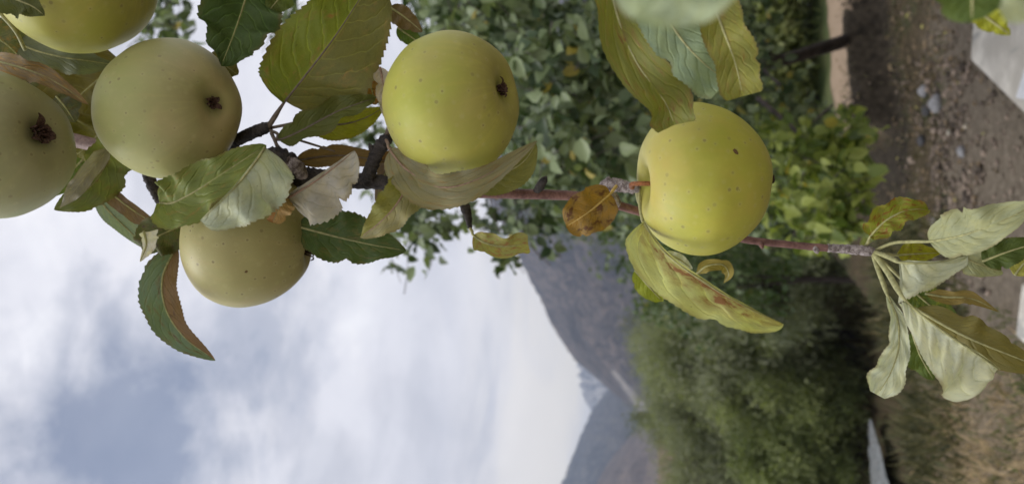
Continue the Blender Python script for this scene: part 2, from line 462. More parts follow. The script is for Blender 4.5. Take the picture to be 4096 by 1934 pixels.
mountain('mountain', [(-900, 2150), (-200, 2040), (300, 1965), (600, 1935), (800, 1960), (1000, 2062), (1060, 2092), (1130, 2125), (1190, 2160), (1290, 2202), (1360, 2245), (1440, 2300), (1500, 2375), (1560, 2440), (1620, 2515), (1690, 2600), (1740, 2655)], 1500,
         rock_material('brown_mountain_rock', (.034, .032, .036), (.072, .062, .060), (.19, .15, .13), 1500), seed=3.0, gully=.2, scree=scree_mask, n_az=420)
mountain('mountain', [(1300, 2520), (1400, 2400), (1455, 2312), (1500, 2318), (1560, 2325), (1600, 2342), (1640, 2366), (1700, 2440), (1800, 2560)], 3800,
         rock_material('distant_snow_dusted_rock', (.06, .07, .09), (.12, .12, .135), (.75, .70, .64), 3800, 2.0), seed=8.0, jag=.05, gully=.25)
mountain('mountain', [(1440, 2640), (1520, 2470), (1560, 2430), (1600, 2400), (1640, 2368), (1690, 2345), (1740, 2322), (1800, 2300), (1830, 2285), (1880, 2268), (1934, 2245), (2300, 2185), (2900, 2200), (3500, 2300)], 2500,
         rock_material('blue_grey_mountain_rock', (.042, .042, .048), (.085, .08, .08), (.17, .15, .13), 2500, 5.0), seed=5.0, jag=.02, gully=.2)
mountain('mountain', [(1610, 2640), (1660, 2590), (1700, 2555), (1760, 2505), (1810, 2462), (1870, 2420), (1934, 2385), (2300, 2240), (3000, 2240), (3600, 2300)], 1600,
         rock_material('pinkish_mountain_rock', (.12, .095, .085), (.19, .145, .125), (.26, .20, .165), 1600, 9.0), seed=12.0, gully=.2)
# brown scrubby river terrace below the mountains
def terrace():
    V, F = [], []
    xs = np.linspace(-420, 300, 120)
    prof = [(150, -5.0), (152, -3.0), (158, .3), (166, 2.2), (240, 3.4), (420, 3.0)]
    for x in xs:
        k = 1 + .25 * mnoise.noise(Vector((x * .02, 0, 0)))
        for (y, z) in prof:
            V.append((x, y + 6 * mnoise.noise(Vector((x * .03, y * .1, 2))), z * k - .9 + .35 * mnoise.noise(Vector((x * .2, y * .2, 5)))))
    m = len(prof)
    F = [(i * m + j, (i + 1) * m + j, (i + 1) * m + j + 1, i * m + j + 1) for i in range(len(xs) - 1) for j in range(m - 1)]
    t = NT('reddish_terrace_earth'); p = t.pos(); n = t.noise(p, .35, 6, .65)
    col = t.mix(t.step(n, .35, .65), (.13, .085, .065), (.24, .165, .13))
    col = t.mix(t.step(t.noise(p, .9, 4, .6), .52, .62), col, (.06, .065, .035))
    o = mesh_obj('terrace', V, F, t.done(t.bsdf(col, .95, t.bump(n, 1, .6), .1))); tag(o, kind='structure')
terrace()
def stream():
    pts = [(-16, 19.0, 3.6), (-9.0, 19.2, 3.4), (-6.9, 19.7, 3.0), (-6.2, 20.8, 2.0), (-5.7, 21.6, 1.3), (-5.2, 22.3, .7), (-4.9, 22.7, .2)]
    V = []; n = 60
    for i in range(n):
        f = i / (n - 1) * (len(pts) - 1); k = min(int(f), len(pts) - 2); u = f - k
        x, y, w = [pts[k][c] + (pts[k + 1][c] - pts[k][c]) * u for c in range(3)]
        j0, j1 = .35 * mnoise.noise(Vector((x * 1.9, 0, 0))) * min(1, w), .35 * mnoise.noise(Vector((x * 2.3, 5, 0))) * min(1, w)
        for q in range(5):
            V.append((x, y + j0 + (w + j1 - j0) * q / 4, -4.12 + .02 * mnoise.noise(Vector((x * 2, q, 0)))))
    F = [(i * 5 + k, (i + 1) * 5 + k, (i + 1) * 5 + k + 1, i * 5 + k + 1) for i in range(n - 1) for k in range(4)]
    t = NT('milky_stream_water'); p = t.pos(); n = t.noise(t.mapping(p, (1, 3, 1)), 4, 5, .6)
    col = t.mix(t.step(n, .4, .7), (.20, .215, .225), (.37, .385, .40)); col = t.mix(t.step(t.noise(p, 9, 4, .6), .55, .62), col, (.16, .14, .12))
    o = mesh_obj('stream', V, F, t.done(t.bsdf(col, .25, t.bump(n, .5, .05), .5))); tag(o, kind='structure')
stream()

# ------------------------------------------------------------------ concrete slabs and the white board
def slab(name, corners, z0, z1, mat, bevel=.012):
    import bmesh
    bm = bmesh.new()
    vb = [bm.verts.new((c[0], c[1], z0)) for c in corners]; vt = [bm.verts.new((c[0], c[1], z1)) for c in corners]
    n = len(corners)
    bm.faces.new(vt); bm.faces.new(list(reversed(vb)))
    for i in range(n): bm.faces.new((vb[i], vb[(i + 1) % n], vt[(i + 1) % n], vt[i]))
    bmesh.ops.recalc_face_normals(bm, faces=bm.faces)
    bmesh.ops.bevel(bm, geom=list(bm.edges), offset=bevel, segments=2, affect='EDGES')
    me = bpy.data.meshes.new(name); bm.to_mesh(me); bm.free()
    o = bpy.data.objects.new(name, me); me.materials.append(mat); COL.objects.link(o); return o
def concrete():
    t = NT('weathered_concrete'); p = t.pos()
    n = t.noise(p, 5, 6, .6); nf = t.noise(p, 40, 5, .7); st = t.noise(t.mapping(p, (1, .3, 1)), 9, 3, .5)
    col = t.mix(t.step(n, .35, .65), (.44, .41, .36), (.66, .625, .56))
    col = t.mix(t.math('MULTIPLY', t.step(st, .60, .68), .7), col, (.27, .27, .255))
    col = t.mix(t.math('MULTIPLY', t.step(nf, .62, .72), .4), col, (.2, .2, .16))
    return t.done(t.bsdf(col, .85, t.bump(nf, .6, .004), .25))
M_CONC = concrete()
ZS = .12
c1 = G(3880, 245, ZS); c2 = G(4260, 625, ZS); c3 = G(3905, -160, ZS)
c4 = c3 + (c2 - c1)
tag(slab('concrete_slab', [c1, c2, c4, c3], -.05, ZS, M_CONC), 'weathered grey concrete slab with a chipped corner lying on the dusty ground, white board on it', 'slab')
d1, d2, d3 = G(4058, 1345, .10), G(4085, 1120, .10), G(4120, 1400, .10)
tag(slab('concrete_slab', [d1, d2, d2 + (d3 - d1) * 4, d1 + (d3 - d1) * 4], -.05, .10, M_CONC), 'pale concrete slab edge among the leaves near the dry grass', 'slab')
wb1, wb2, wb3 = G(4060, 392, ZS + .05), G(4100, 262, ZS + .05), G(4200, 420, ZS + .05)
tag(slab('white_board', [wb1, wb2, wb2 + (wb3 - wb1), wb3], ZS + .002, ZS + .05, plain('white_painted_board', (.66, .67, .70), .5, 60, .06), .004), 'plain white block lying on the concrete slab at the picture edge', 'board')

# ------------------------------------------------------------------ apples
def apple_material(c_top, c_side, c_low, dots=.8, seed=0.0, blush=None):
    t = NT('apple_skin'); p = t.mapping(t.obj(), (1, 1, 1), (seed * 2.1, seed, 0))
    o = t.obj(); sp = t.node('ShaderNodeSeparateXYZ'); t.l.new(o, sp.inputs[0])
    zn = t.math('MULTIPLY', sp.outputs[2], 1 / .037)
    n = t.noise(p, 22, 4, .5, .3); nf = t.noise(p, 160, 3, .6)
    zz = t.math('ADD', zn, t.math('MULTIPLY', t.math('SUBTRACT', n, .5), .9))
    col = t.mix(t.step(zz, -.15, -.95), c_side, c_low)
    col = t.mix(t.step(zz, .25, .95), col, c_top)
    col = t.mix(t.math('MULTIPLY', t.step(n, .45, .72), .45), col, tuple(v * k for v, k in zip(c_side, (.82, .95, .75))))
    if blush:
        col = t.mix(t.math('MULTIPLY', t.step(t.noise(p, 13, 4, .6), .46, .70), .65), col, blush)
    col = t.mix(t.math('MULTIPLY', t.step(nf, .5, .8), .25), col, tuple(min(.85, v * 1.25) for v in c_side))
    ang = t.math('ARCTAN2', sp.outputs[1], sp.outputs[0])
    cmb = t.node('ShaderNodeCombineXYZ'); t.l.new(t.math('MULTIPLY', ang, 5.0), cmb.inputs[0]); t.l.new(t.math('MULTIPLY', zn, .5), cmb.inputs[1])
    stk = t.noise(cmb.outputs[0], 2.2, 4, .6)
    col = t.mix(t.math('MULTIPLY', t.step(stk, .45, .75), .30), col, tuple(min(.8, v * k) for v, k in zip(c_side, (1.16, 1.02, 1.0))))
    col = t.mix(t.math('MULTIPLY', t.step(t.noise(p, 48, 4, .65), .45, .72), .34), col, tuple(v * .78 for v in c_side))
    v1 = t.voro(p, 205)
    rnd = t.node('ShaderNodeSeparateColor'); t.l.new(v1.outputs['Color'], rnd.inputs[0])
    dsz = t.math('ADD', .07, t.math('MULTIPLY', rnd.outputs[1], .14))
    keep = t.math('MULTIPLY', t.math('LESS_THAN', rnd.outputs[0], .85), t.math('ADD', .35, t.math('MULTIPLY', rnd.outputs[2], .65)))
    dm = t.math('MULTIPLY', t.math('SUBTRACT', 1.0, t.step(t.math('DIVIDE', v1.outputs['Distance'], dsz), .7, 1.25)), keep)
    halo = t.math('MULTIPLY', t.math('SUBTRACT', 1.0, t.step(v1.outputs['Distance'], .08, .42)), keep)
    col = t.mix(t.math('MULTIPLY', halo, .22), col, (.60, .56, .30))
    col = t.mix(t.math('MULTIPLY', dm, dots), col, (.085, .05, .022))
    v2 = t.voro(p, 34)
    r2 = t.node('ShaderNodeSeparateColor'); t.l.new(v2.outputs['Color'], r2.inputs[0])
    spot = t.math('MULTIPLY', t.math('SUBTRACT', 1.0, t.step(t.math('ADD', v2.outputs['Distance'], t.math('MULTIPLY', nf, .05)), .06, .10)), t.math('LESS_THAN', r2.outputs[0], .08))
    col = t.mix(t.math('MULTIPLY', spot, .75), col, (.13, .075, .035))
    rus = t.math('MULTIPLY', t.step(t.math('ADD', t.attr('basin'), t.math('MULTIPLY', t.math('SUBTRACT', nf, .5), .5)), .25, .8), .7)
    col = t.mix(rus, col, tuple(v * k for v, k in zip(c_side, (.62, .66, .6))))
    h = t.math('ADD', t.math('MULTIPLY', nf, .3), t.math('MULTIPLY', dm, -.6))
    return t.done(t.bsdf(col, t.math('ADD', .40, t.math('MULTIPLY', n, .16)), t.bump(h, .25, .0004), .32,
        **{'Subsurface Weight': .10, 'Subsurface Radius': (.006, .005, .002), 'Subsurface Scale': 1.0}))
def apple(cx, cy, d, r_px, axis, mat, label, seed=0, h=.90, conic=.06, stem_to=None, calyx=True, stem_mat=None, calyx_size=1.0, shear=0.0, cav=.26, bruise=None):
    """axis: direction from stem to calyx given as (picture right, picture up, towards camera)"""
    rad = r_px / FPX * d
    c = P(cx, cy, d)
    view = (CAM - c).normalized()
    rgt = (cR - view * cR.dot(view)).normalized(); upv = view.cross(rgt)
    zax = -(rgt * axis[0] + upv * axis[1] + view * axis[2]).normalized()     # local +Z is the stem end
    xax = zax.orthogonal().normalized(); yax = zax.cross(xax)
    root = empty('apple', c)
    M = Matrix(((xax.x, yax.x, zax.x, c.x), (xax.y, yax.y, zax.y, c.y), (xax.z, yax.z, zax.z, c.z), (0, 0, 0, 1)))
    rnd = random.Random(seed)
    nt, npf = 64, 72
    V, B = [], []
    k1, k2 = rnd.uniform(0, 6), rnd.uniform(0, 6)
    def prof(th, ph):
        ct, st = math.cos(th), math.sin(th)
        rho = st * (1 + conic * ct) * (1 + .025 * math.sin(2 * ph + k1) + .015 * math.sin(3 * ph + k2))
        rho *= 1 + .035 * math.cos(5 * ph + k2) * max(0, -ct) ** 1.5
        z = h * ct * (1 + .03 * math.sin(ph + k1) * st)
        z -= .30 * math.exp(-(rho / cav) ** 2) if ct > 0 else 0
        z += .17 * math.exp(-(rho / .27) ** 2) if ct < 0 else 0
        return rho, z
    off = Vector((seed * 4.1, seed * 1.7, 0))
    for i in range(nt + 1):
        th = math.pi * (.002 + .996 * i / nt)
        for k in range(npf):
            ph = 2 * math.pi * k / npf
            rho, z = prof(th, ph)
            dn = Vector((rho * math.cos(ph), rho * math.sin(ph), z))
            q = 1 + .055 * mnoise.noise(dn * .9 + off) + .012 * mnoise.noise(dn * 3.0 + off)
            V.append((rho * math.cos(ph) * rad * q + shear * z * rad, rho * math.sin(ph) * rad * q, z * rad * (1 + .04 * mnoise.noise(dn * .8 - off)))); B.append(max(0, 1 - rho / .36))
    F = [(i * npf + k, (i + 1) * npf + k, (i + 1) * npf + (k + 1) % npf, i * npf + (k + 1) % npf) for i in range(nt) for k in range(npf)]
    F.append(tuple(range(npf))); F.append(tuple(reversed(range(nt * npf, (nt + 1) * npf))))
    body = mesh_obj('flesh', V, F, mat, None, attrs={'basin': B})
    body.parent = root; body.matrix_parent_inverse = Matrix.Translation(-c); body.matrix_basis = M
    # dried flower remains
    if calyx:
        bag = Bag()
        zb = -(h - .17 + .02) * rad
        for q in range(5):
            a = q * 2 * math.pi / 5 + rnd.uniform(-.25, .25)
            ln = rad * calyx_size * rnd.uniform(.09, .25); tw = rnd.uniform(-1.6, 1.6)
            pts = []
            for j in range(6):
                u = j / 5
                rr = rad * .05 * calyx_size + ln * u * .9; zz = zb - rad * (.05 + .10 * math.sin(u * 2.4)) * calyx_size
                wv = rad * rnd.uniform(.07, .10) * calyx_size * (1 - u) ** .6
                pts.append((rr, zz, wv))
            Vs, Fs = [], []
            for rr, zz, wv in pts:
                for sgn in (-1, 0, 1):
                    aa = a + tw * rr / rad
                    x = rr * math.cos(aa) - sgn * wv * math.sin(aa); y = rr * math.sin(aa) + sgn * wv * math.cos(aa)
                    Vs.append((x, y, zz + (0 if sgn else rad * .015)))
            for j in range(5):
                for e in range(2): Fs.append((j * 3 + e, j * 3 + e + 1, j * 3 + e + 4, j * 3 + e + 3))
            bag.add(Vs, Fs)
        for q in range(26):
            a = rnd.uniform(0, 6.28); r0 = rad * .11 * calyx_size * rnd.random()
            p0 = Vector((r0 * math.cos(a), r0 * math.sin(a), zb + .05 * rad)); p1 = p0 * 1.3 + Vector((0, 0, -rad * .17 * calyx_size))
            p1.z = p0.z - rad * .18 * calyx_size
            vv, ff = tube_data([p0, p1], [rad * .016, rad * .01], n=3, sides=5); bag.add(vv, ff)
        ca = mesh_obj('calyx', [M @ Vector(v) for v in bag.V], bag.F, M_CALYX, root)
    if bruise:
        # small brown scar on the skin, laid on the surface where the sight line through it meets the flesh
        ray = (P(bruise[0], bruise[1], 1.0) - CAM).normalized(); Mi = M.inverted()
        hit, nrm_, _i, _d = BVHTree.FromPolygons([Vector(v) for v in V], F).ray_cast(Mi @ CAM, Mi.to_3x3() @ ray)
        if hit is not None:
            ta = nrm_.orthogonal().normalized(); tb = nrm_.cross(ta); bv = [hit + nrm_ * .00035]; nb = 14
            for q in range(nb):
                a = 6.283 * q / nb; rr_ = bruise[2] * (1 + .45 * mnoise.noise(Vector((math.cos(a) * 1.5, math.sin(a) * 1.5, seed))))
                bv.append(hit + (ta * math.cos(a) * rr_ * 1.3 + tb * math.sin(a) * rr_ * .8) + nrm_ * .00005)
            mesh_obj('scar', [M @ v for v in bv], [(0, 1 + q, 1 + (q + 1) % nb) for q in range(nb)], plain('brown_scar', (.14, .085, .035), .8, 1500, .5), root)
    p0 = M @ Vector((0, 0, (h - .36) * rad)); p1 = M @ Vector((rad * .02, 0, (h + .02) * rad))
    end = stem_to if stem_to is not None else M @ Vector((rad * .05, rad * .04, (h + .35) * rad))
    tube('stem', [p0, p1, (p1 + end) / 2 + zax * rad * .04, end], [.0013, .0012, .0013, .0019], stem_mat or M_STALK_DARK, root, n=16, sides=8)
    tag(root, label, 'apple', 'apples hanging on the branch')
    return root
A_YEL = apple_material((.47, .42, .13), (.45, .445, .065), (.35, .335, .055), .45, 1.0, blush=(.56, .40, .10))
A_GRN = apple_material((.52, .46, .15), (.45, .445, .09), (.34, .32, .08), .48, 2.0, blush=(.50, .40, .16))
A_PALE = apple_material((.52, .49, .23), (.42, .42, .175), (.32, .30, .13), .45, 3.0, blush=(.50, .40, .21))
A_BEIGE = apple_material((.46, .42, .19), (.375, .345, .145), (.29, .26, .11), .6, 4.0, blush=(.45, .33, .17))
A_DULL = apple_material((.40, .40, .19), (.37, .38, .19), (.34, .33, .18), .5, 5.0)
DB = .43      # depth of the branch
apple(305, -98, .40, 312, (.62, .32, .62), A_GRN, 'yellow-green apple cut off by the upper left picture edge, leaf shadowing it', 1, stem_to=P(-40, -160, .43))
apple(-30, 575, .375, 303, (.63, .16, .74), A_DULL, 'dull green apple cut by the left picture edge, its dark calyx facing the viewer', 2, calyx_size=1.0, stem_to=P(-60, 560, .46))
apple(678, 437, .415, 279, (.655, .10, .75), A_PALE, 'pale green apple seen from below with its calyx, between dark leaf and twig', 3, h=.95, conic=.03, stem_to=P(480, 570, .455), calyx_size=.62)
apple(1798, 420, .40, 290, (.84, .26, .44), A_GRN, 'yellow-green apple in the middle with calyx at its lower end, above a curled tan leaf', 4, h=.93, conic=-.10, stem_to=P(1545, 565, .425), calyx_size=.62)
apple(2812, 727, .395, 293, (.95, .04, -.30), A_YEL, 'bright yellow-green apple, lowest and nearest, with orange stem and long spotted leaf beside it', 5, bruise=(2942, 606, .0014), h=.92, conic=.12, cav=.27, stem_to=P(2535, 752, .405), stem_mat=M_STEM_ORANGE)
apple(1006, 946, .44, 284, (.92, -.16, .20), A_BEIGE, 'beige-yellow freckled apple half hidden under folded grey-green leaves against the sky', 6, bruise=(985, 1085, .0008), h=.91, conic=.08, stem_to=P(1040, 700, .45))

# ------------------------------------------------------------------ the apple branch with its leaves
branch = empty('apple_branch', P(1050, 680, DB))
tag(branch, 'reddish brown apple branch with dark knobbly spurs and many serrated leaves', 'branch')
def bt(name, pts, radii, mat, **kw):
    return tube(name, [P(*p) for p in pts], [r * 1e-3 for r in radii], mat, branch, **kw)
bt('branch_wood', [(-200, 470, .47), (265, 555, .465), (460, 600, .46), (760, 660, .452), (1010, 690, .445)], [4.6, 4.2, 3.9, 4.6, 5.2], M_BARK_PINK, n=50, sides=14, rough=.06)
bt('branch_wood', [(1000, 690, .445), (1090, 705, .44), (1200, 705, .438), (1330, 718, .436), (1480, 726, .434), (1640, 742, .433)], [5.0, 7.2, 6.0, 4.6, 4.2, 3.2], M_BARK_DARK, n=70, sides=16, rough=.28)
bt('branch_wood', [(1640, 742, .433), (1850, 768, .432), (2080, 775, .432), (2350, 788, .433), (2520, 835, .438), (2760, 905, .445), (2970, 955, .442), (3180, 980, .436), (3320, 992, .43)], [3.1, 3.0, 2.9, 2.7, 2.5, 2.2, 2.1, 2.0, 2.1], M_BARK_RED, n=90, sides=14, rough=.10)
bt('branch_tip', [(3310, 991, .43), (3390, 996, .428), (3470, 1003, .425), (3500, 1008, .424)], [2.3, 2.7, 2.9, 2.0], M_BARK_WOOL, n=40, sides=12, rough=.12, rings=.12)
bt('spur', [(1060, 690, .440), (1055, 660, .432), (1085, 628, .428), (1140, 640, .426), (1175, 690, .43)], [6.5, 6.2, 5.0, 5.6, 4.6], M_BARK_DARK, n=50, sides=14, rough=.42)
bt('spur', [(1150, 650, .424), (1190, 670, .424), (1210, 705, .43)], [4.2, 4.0, 3.0], M_BARK_WOOL, n=26, sides=12, rough=.35)
bt('spur', [(870, 620, .452), (915, 582, .444), (985, 542, .436), (1050, 515, .43), (1080, 508, .428)], [3.0, 3.2, 3.4, 3.2, 2.6], M_BARK_DARK, n=70, sides=14, rough=.30, rings=.12)
bt('twig', [(570, 640, .452), (590, 695, .448), (612, 745, .444), (640, 805, .44)], [3.0, 3.0, 3.1, 2.6], M_BARK_DARK, n=60, sides=14, rough=.28, rings=.12)
bt('spur', [(1470, 730, .434), (1478, 690, .43), (1500, 630, .427), (1530, 575, .424), (1560, 545, .422)], [4.2, 3.8, 3.6, 4.0, 2.6], M_BARK_DARK, n=60, sides=14, rough=.30, rings=.08)
bt('bud', [(1500, 610, .426), (1485, 590, .424), (1475, 572, .423)], [2.2, 1.8, .3], M_BARK_DARK, n=12)
bt('spur', [(1845, 765, .432), (1850, 800, .428), (1868, 850, .424), (1880, 910, .42)], [3.0, 2.6, 2.6, 1.2], M_BARK_DARK, n=50, sides=12, rough=.28, rings=.10)
bt('bud', [(2140, 775, .432), (2160, 745, .429), (2178, 718, .427), (2186, 705, .427)], [2.0, 2.6, 2.0, .4], M_BARK_DARK, n=18, rough=.15)
bt('bud', [(400, 585, .455), (410, 560, .45), (412, 540, .45)], [2.4, 2.2, .8], M_BARK_DARK, n=12, rough=.2)
bt('spur', [(2470, 815, .436), (2420, 745, .418), (2470, 740, .410), (2530, 752, .404), (2560, 756, .402)], [2.6, 3.4, 3.6, 2.8, 1.6], M_BARK_WOOL, n=60, sides=14, rough=.45)
bt('bud', [(3040, 968, .440), (3048, 985, .437), (3050, 995, .436)], [1.6, 1.3, .3], M_BARK_RED, n=8)
bt('bud', [(2445, 820, .434), (2450, 838, .432), (2452, 850, .432)], [1.4, 1.2, .3], M_BARK_RED, n=8)
bt('bud', [(3260, 990, .432), (3268, 1006, .430), (3272, 1014, .43)], [1.6, 1.4, .3], M_BARK_WOOL, n=8)

PROF = {
    'leaf': lambda t: (math.sin(math.pi * min(1, t ** .78)) ** .72) * (1 - .12 * t),
    'broad': lambda t: (math.sin(math.pi * t ** .70)) ** .55 * (1 - .1 * t),
    'blunt': lambda t: min(1, (t * 5 + .02) ** .7) * (1 if t < .93 else max(.80, 1 - (t - .93) * 2.8)),
    'round': lambda t: math.sqrt(max(0, 1 - (2 * t - 1) ** 2)) ** .9,
    'tri': lambda t: min(1, t * 7 + .05) * (1 - t) ** .75 * 1.1,
    'flare': lambda t: float(np.mean([np.interp(t + o, [0, .12, .3, .5, .7, .84, .94, 1], [.10, .26, .42, .60, .82, .98, .88, .22]) for o in (-.06, -.03, 0, .03, .06)])),
    'strip': lambda t: min(1, t * 6 + .05) * min(1, (1 - t) * 3.0 + .02),
}
leaf_count = 0
def leaf(mid, w, front, back=None, wl=1.0, wr=1.0, la=8, ra=8, curl=0, la2=None, ra2=None, prof='leaf', teeth=26, tooth=.055, wave=.09, pet=None,
         stalk=M_STALK_GREEN, front2=None, back2=None, blotch=None, bamt=0.0, brib=False, trans=.28, vein=1.3, k=None, rib=True, nveins=8, curl_l=None, curl_r=None, petr=.9, bscale=4.2, pucker=.016):
    """midrib through photograph positions with depth; la/ra tilt each half towards the viewer (degrees), curl bends it further across its width"""
    global leaf_count
    leaf_count += 1; sd = leaf_count
    N, S = 4 * teeth + 1, 8
    m3 = [P(*p) for p in mid]
    c = catmull(m3, N)
    d0 = sum(p[2] for p in mid) / len(mid)
    wm = w / FPX * d0
    pf = PROF[prof]
    rnd = random.Random(sd)
    f1, f2, ph1, ph2 = rnd.uniform(1.0, 2.0), rnd.uniform(2.6, 5.0), rnd.uniform(0, 6), rnd.uniform(0, 6)
    cl = curl if curl_l is None else curl_l; cr_ = curl if curl_r is None else curl_r
    notch = {sd_: [(rnd.uniform(.2, .9), rnd.uniform(.02, .05), rnd.uniform(.08, .26)) for _ in range(rnd.choice((0, 0, 1, 1, 2)))] for sd_ in (-1, 1)}
    V, UV = [], []
    for i, p in enumerate(c):
        t = i / (N - 1)
        T = (c[min(i + 1, N - 1)] - c[max(i - 1, 0)]).normalized()
        Vw = (CAM - p).normalized()
        Sr = T.cross(Vw).normalized(); Nn = Sr.cross(T)
        width = max(.004, pf(t)) * wm
        tt = (i % 4) / 4.0
        saw = (1 - tt) if i % 4 else 0.0
        tooth_k = 1 + tooth * (saw - .3) * min(1, t * 8) * (.7 + .6 * rnd.random() if i % 4 == 1 else 1)
        row = []
        for side, base, end, cu, ws in ((-1, la, la2, cl, wl), (1, ra, ra2, cr_, wr)):
            for nt_, nw_, nd_ in notch[side]: ws = ws * (1 - nd_ * math.exp(-((t - nt_) / nw_) ** 2))
            q = Vector(p); pts = []
            a0 = base if end is None else base + (end - base) * t
            a0 += 11 * math.sin(f2 * 5.1 * t + ph2 + side * 1.9) + 6 * math.sin(f1 * 9 * t + ph1 * side)
            for j in range(1, S + 1):
                s = j / S
                a = R_(a0 + cu * s)
                stp = width * ws / S * (tooth_k if j == S else 1 + (tooth_k - 1) * .3)
                if j == S: stp = width * ws / S + width * ws * (tooth_k - 1)
                q = q + (Sr * side * math.cos(a) + Nn * math.sin(a)) * stp
                off = Nn * (wm * wave * (math.sin(f1 * 6.28 * t + ph1 + side) + .6 * math.sin(f2 * 6.28 * t + ph2 - side * 2)) * s * s)
                off += Nn * (wm * pucker * math.sin(6.28 * (t * nveins - s * 1.6)) * math.sin(math.pi * s))
                pts.append(q + off)
            row.append(pts)
        line = list(reversed(row[0])) + [Vector(p)] + row[1]
        V += line
        for j in range(2 * S + 1): UV.append((t, (j - S) / S))
    m = 2 * S + 1
    F = [(i * m + j, i * m + j + 1, (i + 1) * m + j + 1, (i + 1) * m + j) for i in range(N - 1) for j in range(m - 1)]
    kk = k
    A = lambda q: alb(q, kk) if q else None
    fr = A(front); bk = A(back) if back else tuple(min(.8, v * 1.15 + .03) for v in fr)
    mat = leaf_material(fr, bk, A(front2), A(back2) if back2 else (bk if front2 else None), alb(blotch, 1.5) if blotch else None, bamt, brib, vein, trans, sd, nveins, bscale)
    o = mesh_obj('leaf', V, F, mat, branch, uvs=UV)
    if rib or pet:
        pts = ([P(*q) for q in pet] if pet else []) + ([c[int(f * (N - 1))] for f in (0.0, .25, .5, .75, .96)] if rib else [c[0], c[6]])
        np_ = len(pet) if pet else 0
        rad = [petr * 1e-3] * np_ + ([.0007, .0006, .00045, .0003, .00015] if rib else [.0006, .0003])
        st = tube('stalk', pts, rad, stalk, None, n=34, sides=7)
        st.parent = o
    return o
GREY = (120, 125, 105); PALE = (200, 200, 165)
# --- upper left, round the first apples
leaf([(1010, -110, .42), (975, 20, .418), (930, 150, .412), (885, 262, .405)], 175, (58, 76, 40), (105, 115, 80), la=14, ra=22, prof='leaf', wl=.95, wr=1.0, vein=1.9, trans=.2)
leaf([(840, 215, .43), (900, 262, .43), (952, 300, .43)], 62, (96, 92, 50), la=5, ra=5)
leaf([(1180, -90, .425), (1120, -10, .424), (1068, 52, .422)], 62, (85, 98, 48))
leaf([(1140, 405, .424), (1215, 310, .416), (1330, 160, .410), (1430, 10, .408), (1520, -130, .41)], 225, (98, 108, 38), (120, 120, 70), front2=(92, 92, 50), wl=.86, wr=1.05, la=18, ra=-6, prof='broad', pet=[(1070, 512, .428), (1100, 465, .427)], stalk=M_STALK_DARK, vein=1.55, blotch=(120, 85, 45), bamt=.08, nveins=9, trans=.22, petr=1.5)
leaf([(1115, 560, .428), (1210, 520, .424), (1330, 455, .420), (1430, 415, .42), (1505, 392, .425)], 74, (84, 90, 48), (150, 145, 125), la=15, ra=38, curl=18, wave=.16, pet=[(1075, 520, .428), (1110, 535, .428)], stalk=M_STALK_DARK)
leaf([(1215, 485, .432), (1330, 500, .436), (1440, 480, .438), (1535, 430, .44)], 66, (116, 118, 30), la=5, ra=5, wave=.1, pet=[(1078, 512, .43), (1140, 500, .43)], stalk=M_STALK_DARK, blotch=(90, 70, 30), bamt=.1)
leaf([(1185, 640, .436), (1270, 628, .440), (1380, 622, .442), (1490, 636, .444), (1580, 650, .446)], 48, (102, 82, 50), (120, 90, 60), la=15, ra=10, wave=.14, pet=[(1085, 530, .428), (1112, 585, .428), (1150, 612, .43)], stalk=M_STALK_DARK)
tube('twig', [P(1195, 560, .43), P(1260, 580, .432), P(1340, 605, .435)], [.0007, .0007, .0005], M_STALK_DARK, branch, n=10, sides=7)
tube('twig', [P(1085, 530, .428), P(1105, 575, .428), P(1120, 625, .43)], [.0011, .0010, .0010], M_STALK_DARK, branch, n=10, sides=7)
# folded leaf pair over the beige apple
leaf([(640, 812, .405), (720, 800, .398), (880, 700, .392), (1066, 580, .392)], 135, (104, 116, 62), (150, 155, 120), wl=.80, wr=.9, la=10, ra=30, prof='broad', stalk=M_STALK_GREEN, vein=1.35, blotch=(130, 110, 55), bamt=.1)
leaf([(1060, 590, .386), (990, 690, .380), (900, 790, .380), (800, 880, .388)], 160, (150, 158, 138), (95, 105, 70), wl=1.18, wr=.05, la=6, ra=2, prof='broad', curl=10, wave=.09, vein=.85, teeth=24, stalk=M_STALK_GREEN)
leaf([(1150, 787, .402), (1230, 745, .396), (1330, 675, .394), (1418, 602, .396)], 165, (160, 156, 150), (120, 115, 70), front2=(156, 153, 146), wl=.10, wr=1.0, la=-10, ra=8, curl=8, prof='broad', wave=.07, vein=.9, pet=[(1120, 668, .415), (1128, 740, .408)], stalk=M_STALK_RED, petr=1.3)
leaf([(1150, 782, .404), (1120, 815, .394), (1092, 890, .396)], 58, (158, 134, 92), (160, 140, 95), trans=.1, la=-15, ra=35, curl=30, prof='round', teeth=12, wave=.12, front2=(150, 116, 80))
leaf([(1190, 905, .425), (1320, 940, .42), (1470, 975, .418), (1625, 1002, .42)], 128, (62, 78, 42), (100, 112, 76), la=10, ra=16, wl=.95, wr=.85, vein=1.4, trans=.2, blotch=(60, 55, 35), bamt=.1)
